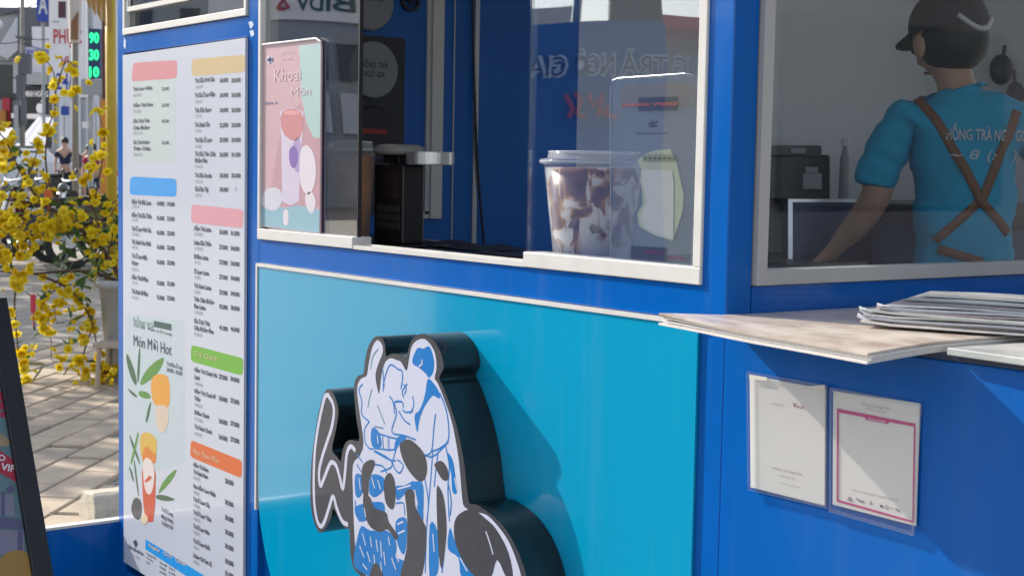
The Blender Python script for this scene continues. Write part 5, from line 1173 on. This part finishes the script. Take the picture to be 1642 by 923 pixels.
# --- motorbikes
mat('bike_lens', (.12, .12, .12), .1)
def motorbike(px, t, rot, label, paint):
    S_ = Spot(px, t); T = S_.empty('motorbike', label, 'motorbike', 'motorbikes parked along the pavement'); T.rotation_euler = (0, 0, rot)
    for x in (-.62, .62):
        w = MB().lathe([(.21, -.04), (.28, -.045), (.30, 0), (.28, .045), (.21, .04), (.21, -.04)], (x, 0, .30), 24, 'y').build('wheel', RUBBER, T)
        m = MB(); m.lathe([(0, -.03), (.06, -.03), (.06, .03), (0, .03)], (x, 0, .30), 12, 'y')
        for k in range(5):
            a = k*2*math.pi/5; m.tube([(x, 0, .30), (x+.21*math.cos(a), 0, .30+.21*math.sin(a))], .012, 5)
        m.build('rim', SILVER, w)
    m = MB(); m.prism([Vector((x, -.11, z)) for x, z in ((-.72, .62), (-.5, .42), (-.1, .34), (.28, .36), (.42, .60), (.46, .88), (.36, .86), (.26, .52), (-.05, .48), (-.2, .66), (-.75, .74))], (0, .22, 0)); m.build('body', paint, T, bevel=.03)
    m = MB(); m.prism([Vector((x, -.12, z)) for x, z in ((-.72, .745), (-.2, .69), (.02, .70), (.04, .74), (-.25, .79), (-.74, .82))], (0, .24, 0)); m.build('seat', RUBBER, T, bevel=.025)
    m = MB(); m.tube([(.62, 0, .30), (.44, 0, .92)], .03, 8); m.tube([(.42, -.30, 1.0), (.46, -.1, .98), (.46, .1, .98), (.42, .30, 1.0)], .014, 6); m.build('handlebar', SILVER, T)
    m = MB().ball((.50, 0, .90), .07, 12, 8, (.8, 1.1, .8)); m.build('headlight', MATS['bike_lens'], T, smooth=True)
    for s_ in (-1, 1):
        m = MB(); m.tube([(.44, s_*.2, 1.0), (.42, s_*.27, 1.09)], .007, 5); m.ball((.42, s_*.28, 1.10), .045, 8, 6, (.4, 1, .7)); m.build('mirror', BLACK, T)
    m = MB(); m.tube([(.05, -.15, .28), (-.35, -.17, .30), (-.75, -.17, .36)], [.025, .035, .045], 10); m.build('exhaust', SILVER, T, smooth=True)
    m = MB(); m.prism([Vector((x, -.07, z)) for x, z in ((.42, .36), (.62, .63), (.82, .55), (.84, .58), (.62, .67), (.40, .42))], (0, .14, 0)); m.build('mudguard', paint, T)
    m = MB(); m.tube([(0, -.1, .3), (.02, -.28, .01)], .012, 5); m.build('stand', BLACK, T)
bk = YAW-math.pi/2
mp_ = mat('bike_paint_black', (.015, .015, .018), .2, coat=.6); mr_ = mat('bike_paint_maroon', (.10, .015, .02), .25, coat=.6); mw_ = mat('bike_paint_silver', (.12, .125, .14), .25, coat=.6)
motorbike(70, 37, bk+rad(150), 'black motorbike standing in front of the white car', mp_)
motorbike(20, 16.5, bk+rad(200), 'black motorbike behind the dense yellow blossoms at the left edge', mp_)
motorbike(78, 17.5, bk+rad(215), 'maroon motorbike in the middle of the row behind the blossoms', mr_)
motorbike(120, 18.5, bk+rad(205), 'silver grey motorbike behind the thin grey parasol pole', mw_)
motorbike(168, 17.8, bk+rad(212), 'black motorbike nearest the kiosk corner behind the green leaves', mp_)
# --- people in the street
def street_person(px, t, label, top_m, leg_m, lean=0, shorts=False, h=1.65):
    S_ = Spot(px, t); T = S_.empty('person', label, 'person')
    k = h/1.65; V, E = [], []
    hp = chain(V, E, [(0, 0, .88*k, (.15, .11))]); ch = chain(V, E, [(-lean*.12, 0, 1.08*k, (.14, .10)), (-lean*.3, 0, (1.33-abs(lean)*.12)*k, (.17, .11))], hp)
    hd_ = chain(V, E, [(-lean*.40, 0, (1.44-abs(lean)*.18)*k, .055), (-lean*.46, 0, (1.53-abs(lean)*.22)*k, .09), (-lean*.48, 0, (1.61-abs(lean)*.24)*k, .075)], ch)
    sx = -lean*.3; sz = (1.33-abs(lean)*.12)*k
    for s_ in (-1, 1):
        chain(V, E, [(sx+s_*.20, 0, sz-.03, .05), (sx+s_*.24-lean*.05, -.02, sz-.30, .04), (sx+s_*.22-lean*.15, -.10, sz-.54, .032), (sx+s_*.22-lean*.16, -.12, sz-.63, (.035, .02))], ch)
        chain(V, E, [(s_*.09, 0, .75*k, .088), (s_*.10, -.01, .45*k, .058), (s_*.10, .01, .10*k, .042), (s_*.10, -.08, .04, (.04, .03))], hp)
    skin('body', V, E, SKIN, T, 1, hp)
    V, E = [], []; hp = chain(V, E, [(0, 0, .90*k, (.165, .125))]); ch = chain(V, E, [(-lean*.12, 0, 1.08*k, (.158, .118)), (-lean*.3, 0, sz, (.188, .128))], hp)
    for s_ in (-1, 1): chain(V, E, [(sx+s_*.20, 0, sz-.03, .068), (sx+s_*.235, -.01, sz-.2, .06)], ch)
    skin('shirt', V, E, top_m, T, 1, hp)
    V, E = [], []; hp = chain(V, E, [(0, 0, .90*k, (.168, .128))])
    for s_ in (-1, 1): chain(V, E, [(s_*.09, 0, .74*k, .102), (s_*.10, -.01, (.46 if shorts else .12)*k, .075)], hp)
    skin('shorts' if shorts else 'trousers', V, E, leg_m, T, 1, hp)
    MB().ball((-lean*.47, .02, (1.57-abs(lean)*.23)*k), 1, 14, 10, (.098, .105, .105)).build('hair', HAIR, T, smooth=True)
dkb = mat('dark_blue_shirt', (.02, .025, .055), .85); gry = mat('grey_shirt', (.10, .10, .11), .85); pal = mat('pale_grey_cloth', (.36, .37, .40), .85); nvy = mat('navy_skirt', (.03, .035, .08), .85); rdt = mat('red_top', (.42, .04, .09), .85)
street_person(104, 39, 'man in a dark blue shirt standing left of the thin grey pole', dkb, dkb, 0, False, 1.72)
street_person(128, 37, 'person in grey shirt and pale shorts bending over beside the thin grey pole', gry, pal, -.5, True)
street_person(153, 36, 'person in a red top and navy shorts under the green price sign', rdt, nvy, .15, True, 1.58)

# ------------------------------------------------------------------ yellow blossom plant in a pot
TR = 8.4
pot_base = spot(204, TR)
BT_ = thing('blossom_plant', 'potted plant with long arching branches full of yellow blossoms', 'plant', pot_base)
bpot = mat('pot_white_glaze', (.36, .355, .34), .3, var=.06)
kk = TR/FPX; zr = at(200, 448, TR).z
m = MB().lathe([(0, .0), (.10, 0), (.11, .02), (.155, zr-.05), (.175, zr-.045), (.178, zr), (.16, zr), (.15, zr-.03), (0, zr-.03)], (0, 0, 0), 36)
m.build('pot', bpot, BT_, smooth=True)
BRK = mat('bark', (.085, .045, .03), .85, var=.25, scale=30, bump=.4, bscale=90)
FY = [mat('blossom_yellow', (.86, .68, .02), .6, var=.12, scale=30), mat('blossom_gold', (.82, .60, .015), .6, var=.12, scale=30), mat('blossom_pale', (.86, .70, .05), .6, var=.12, scale=30)]
for m_ in FY:
    n = m_.node_tree; p = n.nodes['Principled BSDF']; tl = n.nodes.new('ShaderNodeBsdfTranslucent'); mx = n.nodes.new('ShaderNodeMixShader'); mx.inputs[0].default_value = .45
    l = p.inputs['Base Color'].links[0].from_socket; n.links.new(l, tl.inputs[0]); n.links.new(p.outputs[0], mx.inputs[1]); n.links.new(tl.outputs[0], mx.inputs[2]); n.links.new(mx.outputs[0], n.nodes['Material Output'].inputs[0])
def bp(px, py, dd=0.0):
    p = at(px, py, TR+dd); return p-pot_base
branches = [([(197, 455), (174, 410), (150, 385), (110, 350), (70, 330), (30, 322), (-8, 318)], .016, 34, 22), ([(197, 455), (150, 434), (100, 434), (50, 440), (-8, 434)], .012, 10, 10), ([(110, 350), (80, 300), (72, 260), (76, 205), (88, 180), (90, 150), (88, 118), (76, 98), (60, 92)], .007, 15, 5),
 ([(170, 410), (150, 330), (138, 300), (140, 280), (152, 262), (165, 248)], .007, 9, 5), ([(88, 150), (100, 110), (108, 94), (122, 110), (124, 135), (114, 160)], .005, 7, 4), ([(150, 330), (168, 240), (166, 205), (155, 175)], .005, 6, 4),
 ([(60, 440), (100, 455), (130, 480), (150, 520), (156, 560), (165, 605)], .008, 24, 12), ([(150, 520), (135, 560), (130, 590), (150, 612), (172, 618)], .006, 26, 12), ([(30, 438), (22, 480), (26, 530), (30, 570), (42, 620)], .007, 17, 9), ([(100, 455), (70, 480), (62, 510), (78, 532)], .005, 9, 6),
 ([(70, 330), (40, 290), (20, 250), (10, 225), (-10, 205)], .009, 24, 14), ([(110, 350), (60, 370), (30, 395), (0, 410)], .009, 30, 16), ([(50, 350), (20, 350), (-5, 372)], .008, 22, 16), ([(40, 290), (55, 262), (60, 235), (68, 222)], .005, 6, 6), ([(150, 385), (120, 372), (95, 380), (75, 365)], .006, 14, 12), ([(170, 410), (182, 380), (176, 350), (186, 330)], .006, 9, 8),
 ([(130, 480), (110, 470), (85, 490), (92, 520)], .004, 8, 6), ([(60, 500), (85, 545), (80, 578), (95, 580), (118, 577)], .003, 5, 4)]
random.seed(11)
wood = MB(); fpos = []
for pts, r_, nf, spread in branches:
    P = []; d0 = random.uniform(-.12, .12)
    for i, (x, y) in enumerate(pts): P.append(bp(x, y, d0*i/len(pts)+(0 if pts[0][0] > 190 and i == 0 else random.uniform(-.03, .03))))
    P = smooth_poly(P, 2, False); n = len(P)
    wood.tube(P, [r_*(1-.75*i/n) for i in range(n)], 6)
    for _ in range(nf):
        u = random.random()**.8*(n-1); i = min(int(u), n-2); c = P[i].lerp(P[i+1], u-i)
        q = c+RH*random.gauss(0, spread*.55)*kk+ZD*random.gauss(0, spread*.55)*kk+FH*random.gauss(0, spread*.8)*kk
        fpos.append((q, c))
        if (q-c).length > .03: wood.tube([c, (c+q)/2+ZD*.006, q], [.0022, .0018, .0012], 4, False)
wood.build('branches', BRK, BT_, smooth=True, weld=False)['kind'] = 'stuff'
def blossom(m_):
    b = MB()
    for ring_, (n, r_, tilt) in enumerate(((7, .030, .35), (6, .025, .85), (5, .017, 1.25))):
        for k in range(n):
            a = 2*math.pi*k/n+ring_*.5+random.uniform(-.15, .15); d = Vector((math.cos(a), math.sin(a), 0)); t = Vector((-d.y, d.x, 0)); up = Vector((0, 0, 1))
            dr = d*math.cos(tilt)+up*math.sin(tilt); R_ = r_*random.uniform(.88, 1.1)
            b.add([up*.003, dr*R_*.55+t*R_*.42, dr*R_+t*R_*.16, dr*R_-t*R_*.16, dr*R_*.55-t*R_*.42, dr*R_*.6-up*.003], [(0, 1, 5), (1, 2, 3, 5), (5, 3, 4), (0, 5, 4)])
    o = b.build('blossom', m_, weld=False); me = o.data; bpy.data.objects.remove(o); return me
fm = [blossom(FY[k % 3]) for k in range(6)]
for q, c in fpos:
    o = bpy.data.objects.new('blossom', random.choice(fm)); COL.objects.link(o); o.parent = BT_; o.location = q
    dirv = ((q-c).normalized()*.6-FH*.5+Vector((random.uniform(-.7, .7), random.uniform(-.7, .7), random.uniform(-.3, .8)))).normalized()
    o.rotation_euler = dirv.to_track_quat('Z', 'Y').to_euler(); s_ = random.uniform(.85, 1.35); o.scale = (s_, s_, s_)
print('blossoms', len(fpos))
extra = MB(); ex_src = [[(v.co.copy()) for v in m_.vertices] for m_ in fm]; ex_f = [[tuple(p.vertices) for p in m_.polygons] for m_ in fm]
for q, c in fpos*1:
    for _ in range(1):
        k = random.randrange(len(fm)); s_ = random.uniform(.6, 1.0); Rm = Matrix.Rotation(random.uniform(0, 6.28), 3, 'Z') @ Matrix.Rotation(random.uniform(.2, 2.2), 3, 'X')
        off = Vector((random.gauss(0, .04), random.gauss(0, .05), random.gauss(0, .04)))
        extra.add([q+off+Rm @ v*s_ for v in ex_src[k]], ex_f[k])
extra.build('small_blossoms', FY[0], BT_, weld=False)['kind'] = 'stuff'
LM = [mat('leaf_green', (.07, .17, .025), .5, var=.2, scale=20), mat('leaf_dark_green', (.03, .09, .02), .5, var=.2, scale=20), mat('leaf_olive', (.16, .19, .03), .5, var=.2, scale=20)]
lms = []
for m_ in LM:
    b = MB().add([(0, 0, 0), (.018, .03, .004), (.012, .075, 0), (0, .10, -.008), (-.012, .075, 0), (-.018, .03, .004), (0, .04, -.004)], [(0, 1, 6), (1, 2, 3, 6), (6, 3, 4, 5), (0, 6, 5)]); o = b.build('leaf', m_, weld=False); lms.append(o.data); bpy.data.objects.remove(o)
for k in range(230):
    u = random.random()
    if u < .62: px, py = random.uniform(85, 192), random.uniform(318, 450)
    elif u < .8: px, py = random.gauss(20, 25), random.uniform(230, 430)
    else: px, py = random.gauss(110, 40), random.uniform(440, 590)
    q = bp(px, py, random.uniform(-.05, .35))
    o = bpy.data.objects.new('leaf', random.choice(lms)); COL.objects.link(o); o.parent = BT_; o.location = q
    o.rotation_euler = (random.uniform(-1.2, 1.0), random.uniform(-.8, .8), random.uniform(0, 6.28)); s_ = random.uniform(.6, 1.3); o.scale = (s_, s_, s_)
# hanging charms on the plant
for k, (px, py, w, h, m_, lbl) in enumerate(((53, 472, 9, 32, RED, 'red paper charm with tassel hanging from the long lower branch'), (77, 305, 13, 14, G_('charm_orange', (.55, .12, .02)), 'orange paper charm hanging among the upper left blossoms'), (151, 428, 9, 20, YEL, 'yellow paper charm hanging beside the pot rim'))):
    p = at(px, py, TR-.02); T = thing('paper_charm', lbl, 'charm', p, 'paper charms on the blossom plant')
    m = MB(); a_, b_ = w*kk/2, h*kk
    m.prism([-RH*a_, RH*a_, RH*a_*.9-ZD*b_*.9, -ZD*b_, -RH*a_*.9-ZD*b_*.9], FH*.004); m.build('charm_body', m_, T)
    m = MB(); m.tube([(0, 0, -b_), (.004, 0, -b_-.07)], .003, 5); m.tube([(0, 0, 0), (0, 0, .05)], .0012, 4); m.build('tassel', m_, T)
# rounded concrete block on the pavement
ob = onZ(172, 842); cb_ = thing('concrete_block', 'rounded pale concrete block on the pavement behind the wing board', 'block', (ob.x, ob.y, 0))
cb_.rotation_euler = (0, 0, math.atan2(pd.y, pd.x)+rad(38))
m = MB(); m.prism([Vector((-.13, -.10, z) if False else (x, -.10, z)) for x, z in ((-.085, 0), (-.09, .08), (-.075, .120), (-.05, .130), (.05, .122), (.09, .08), (.11, 0))], (0, .17, 0)); m.build('block_body', mat('worn_concrete', (.44, .40, .32), .9, var=.16, scale=16, bump=.5, bscale=50), cb_, bevel=.016, seg=3)
# a bottle crate-like planter foot below the flower pot
pf = spot(176, 8.1); T = thing('wooden_stool', 'pale wooden stool leg frame standing in front of the flower pot', 'stool', pf)
m = MB(); 
for x, y in ((-.06, 0), (.12, 0), (-.06, .18), (.12, .18)): m.tube([RH*x*1.25+FH*y*1.2, RH*x+FH*y+ZD*.24], .014, 6)
m.build('leg', mat('pale_wood', (.45, .36, .27), .7, var=.15), T)
MB().prism([RH*-.09+FH*-.03+ZD*.24, RH*.15+FH*-.03+ZD*.24, RH*.15+FH*.21+ZD*.24, RH*-.09+FH*.21+ZD*.24], (0, 0, .025)).build('seat', MATS['pale_wood'], T, bevel=.004)

# ------------------------------------------------------------------ across the street: what the panes mirror (built where it stands, in front of the kiosk to the left)
FLIP = Matrix.Diagonal((1, -1, 1, 1))
def mirw(px, py, t): p = at(px, py, t); return Vector((p.x, -p.y, p.z))
RM = (Vector((CR.x, -CR.y, 0))).normalized(); FM = Vector((CF.x, -CF.y, 0)).normalized()   # towards growing px / growing distance, seen in the glass
def face_box(px0, px1, py0, py1, t, d, zmin=None):
    a = mirw(px0, py1, t); b = mirw(px1, py1, t); c = mirw(px1, py0, t); e = mirw(px0, py0, t)
    z1 = (c.z+e.z)/2; z0 = (a.z+b.z)/2 if zmin is None else zmin
    a.z = b.z = z0; c.z = e.z = z1; return MB().prism([a, b, c, e], FM*d)
def mtext(mb, s_, px0, py, px1, hpx, t, off, bold=.02):
    """reads properly from the kiosk, so its image in the pane is mirrored; px0 is where the writing starts"""
    a, b = mirw(px0, py, t), mirw(px1, py, t); z = (a.z+b.z)/2; d = (b-a); d.z = 0; L_ = d.length; d.normalize(); a.z = z
    put_text(mb, s_, a-FM*off, d, ZD, hpx*t/FPX, L_, bold)
def mthing(name, label, cat, px, t): p = mirw(px, 300, t); return thing(name, label, cat, (p.x, p.y, 0))
T = mthing('stall_board', 'large blue stall board with white edged letters facing the kiosk', 'sign', 1000, 11)
under(face_box(700, 1062, 36, 300, 11, .08, 0.0).build('board', mat('stall_blue', (.01, .10, .38), .5, var=.08), weld=False), T)
m = MB(); mtext(m, 'HỒNG TRÀ NGÔ GIA', 1168, 122, 848, 30, 11, .012, .07); under(m.build('letter_edging', mat('stall_pale_blue', (.55, .68, .92), .5), weld=False), T)
m = MB(); mtext(m, 'HỒNG TRÀ NGÔ GIA', 1168, 122, 848, 30, 11, .02, .0); under(m.build('letters', mat('stall_navy', (.003, .01, .04), .5), weld=False), T)
m = MB()
for L in ([(905, 150), (918, 172), (912, 186)], [(920, 148), (932, 160), (925, 180), (940, 186)], [(945, 150), (952, 170), (968, 150), (960, 185), (978, 170)], [(965, 178), (990, 186)]):
    P = [mirw(x, y, 11)-FM*.015 for x, y in L]; m.tube(P, .022, 6)
under(m.build('red_brush_mark', RED, weld=False), T)
T = mthing('street_column', 'dark column rising behind the blue stall board', 'column', 1022, 13); under(face_box(984, 1060, -150, 300, 13, .35, 0).build('shaft', G_('column_dark', (.02, .02, .03)), weld=False), T)
T = mthing('lamp_post', 'slim blue grey lamp post behind the blue stall board', 'post', 915, 20); under(face_box(908, 924, -150, 300, 20, .2, 0).build('shaft', G_('post_blue_grey', (.12, .20, .30)), weld=False), T)
T = mthing('shop_awning_front', 'grey shop with red awning right of the blue stall board', 'building', 1110, 18)
under(face_box(1056, 1500, 48, 300, 18.3, 5, 0).build('wall', MGREY, weld=False), T); under(face_box(1052, 1480, 31, 50, 16.8, 1.4).build('awning', RED, weld=False), T)
T = mthing('bank_building', 'grey bank building with white sign across the street', 'building', 500, 40)
under(face_box(330, 640, 34, 300, 40.2, 9, 0).build('wall', MGREY, weld=False), T); under(face_box(330, 640, -14, 33, 40, .5).build('sign_panel', SIGNW, weld=False), T)
m = MB(); mtext(m, 'BIDV', 566, 17, 470, 26, 40, .03, .02); under(m.build('dark_letters', mat('bank_green_black', (.01, .05, .05), .4), weld=False), T)
m = MB(); m.tube([mirw(x, y, 39.95) for x, y in ((440, 12), (449, -4), (458, 12), (449, 14), (440, 12))], .06, 6); under(m.build('bank_emblem', G_('emblem_red', (.5, .05, .03)), weld=False), T)
for k in range(6): under(face_box(352+k*48, 386+k*48, 70, 130, 40.1, .08).build('window', WINB, weld=False), T); under(face_box(352+k*48, 386+k*48, 150, 215, 40.1, .08).build('window', LGREY, weld=False), T)
for k, (p0_, p1_, top, t, m_) in enumerate(((640, 905, 8, 52, CREAM), (60, 329, -70, 46, MGREY), (-300, 60, 30, 44, CREAM), (1500, 2100, 10, 30, LGREY), (2100, 2900, 40, 26, CREAM))):
    T = mthing('street_house', ('cream', 'pale grey', 'wide cream', 'low grey', 'far cream')[k]+' house in the row across the street', 'building', (p0_+p1_)/2, t)
    under(face_box(p0_, p1_, top, 320, t, 8, 0).build('wall', m_, weld=False), T)
    for j in range(4):
        w_ = (p1_-p0_)/4; under(face_box(p0_+w_*(j+.25), p0_+w_*(j+.75), top+(260-top)*.25, top+(260-top)*.6, t-.06, .1).build('window', WINB, weld=False), T)
# street trees on the sunny side that dapple the pavement
random.seed(5)
def street_tree(x, y, h, r_, label, seedn):
    rn = random.Random(seedn); T = thing('street_tree', label, 'tree', (x, y, ground_z(x, y)), 'street trees on the sunny side')
    m = MB(); m.tube([(0, 0, 0), (.05, .02, h*.3), (.0, .05, h*.6)], [.14, .11, .07], 10)
    cl_ = []
    for k in range(9):
        a = rn.uniform(0, 6.28); e = Vector((math.cos(a)*r_*rn.uniform(.3, .85), math.sin(a)*r_*rn.uniform(.3, .85), h*rn.uniform(.65, 1.0))); s0 = Vector((0, .04, h*rn.uniform(.35, .6)))
        m.tube([s0, (s0+e)/2+Vector((0, 0, .15)), e], [.05, .03, .012], 6); cl_.append(e)
    m.build('trunk', BRK, T, smooth=True)
    b = MB()
    for k in range(1150):
        c = rn.choice(cl_); p = c+Vector((rn.gauss(0, .42), rn.gauss(0, .42), rn.gauss(0, .32))); d = Vector((rn.uniform(-1, 1), rn.uniform(-1, 1), rn.uniform(-.6, .6))).normalized(); q = d.orthogonal().normalized()*.07
        b.add([p, p+d*.10+q, p+d*.22, p+d*.10-q], [(0, 1, 2, 3)])
    b.build('crown', LM[1], T, weld=False)['kind'] = 'stuff'
for k, (gx, gy, h, lbl) in enumerate(((-9.5, 2.6, 6.0, 'leafy street tree shading the pavement beyond the low board'), (-13.2, 4.2, 6.5, 'tall street tree shading the far pavement'), (-6.4, 1.2, 4.6, 'small street tree dappling the paving slabs'))):
    street_tree(gx-h*.85*1/.66, gy-h*.85*.36/.66, h, 1.9, lbl, k)
# unseen building shape added right of the kiosk to darken the side-window reflection
NB = thing('added_reflection_block', 'dark grey building shape added right of the kiosk for darker reflections', 'building', (9, 6, 0))
under(bx(7.5, 12, 1.5, 24, 0, 7).build('wall', mat('reflection_block_wall', (.09, .09, .10), .8, var=.1)), NB)
for k in range(4): under(bx(7.42, 7.499, 3+k*5, 6+k*5, 1.0, 2.6).build('window', WINB), NB)  # windows of the added reflection block
under(bx(7.3, 12.2, 1.3, 24.2, 7, 7.25).build('roof', SLATE), NB)  # top of the added reflection block

# ------------------------------------------------------------------ (end) drop the lettering helper
bpy.data.objects.remove(_fo)
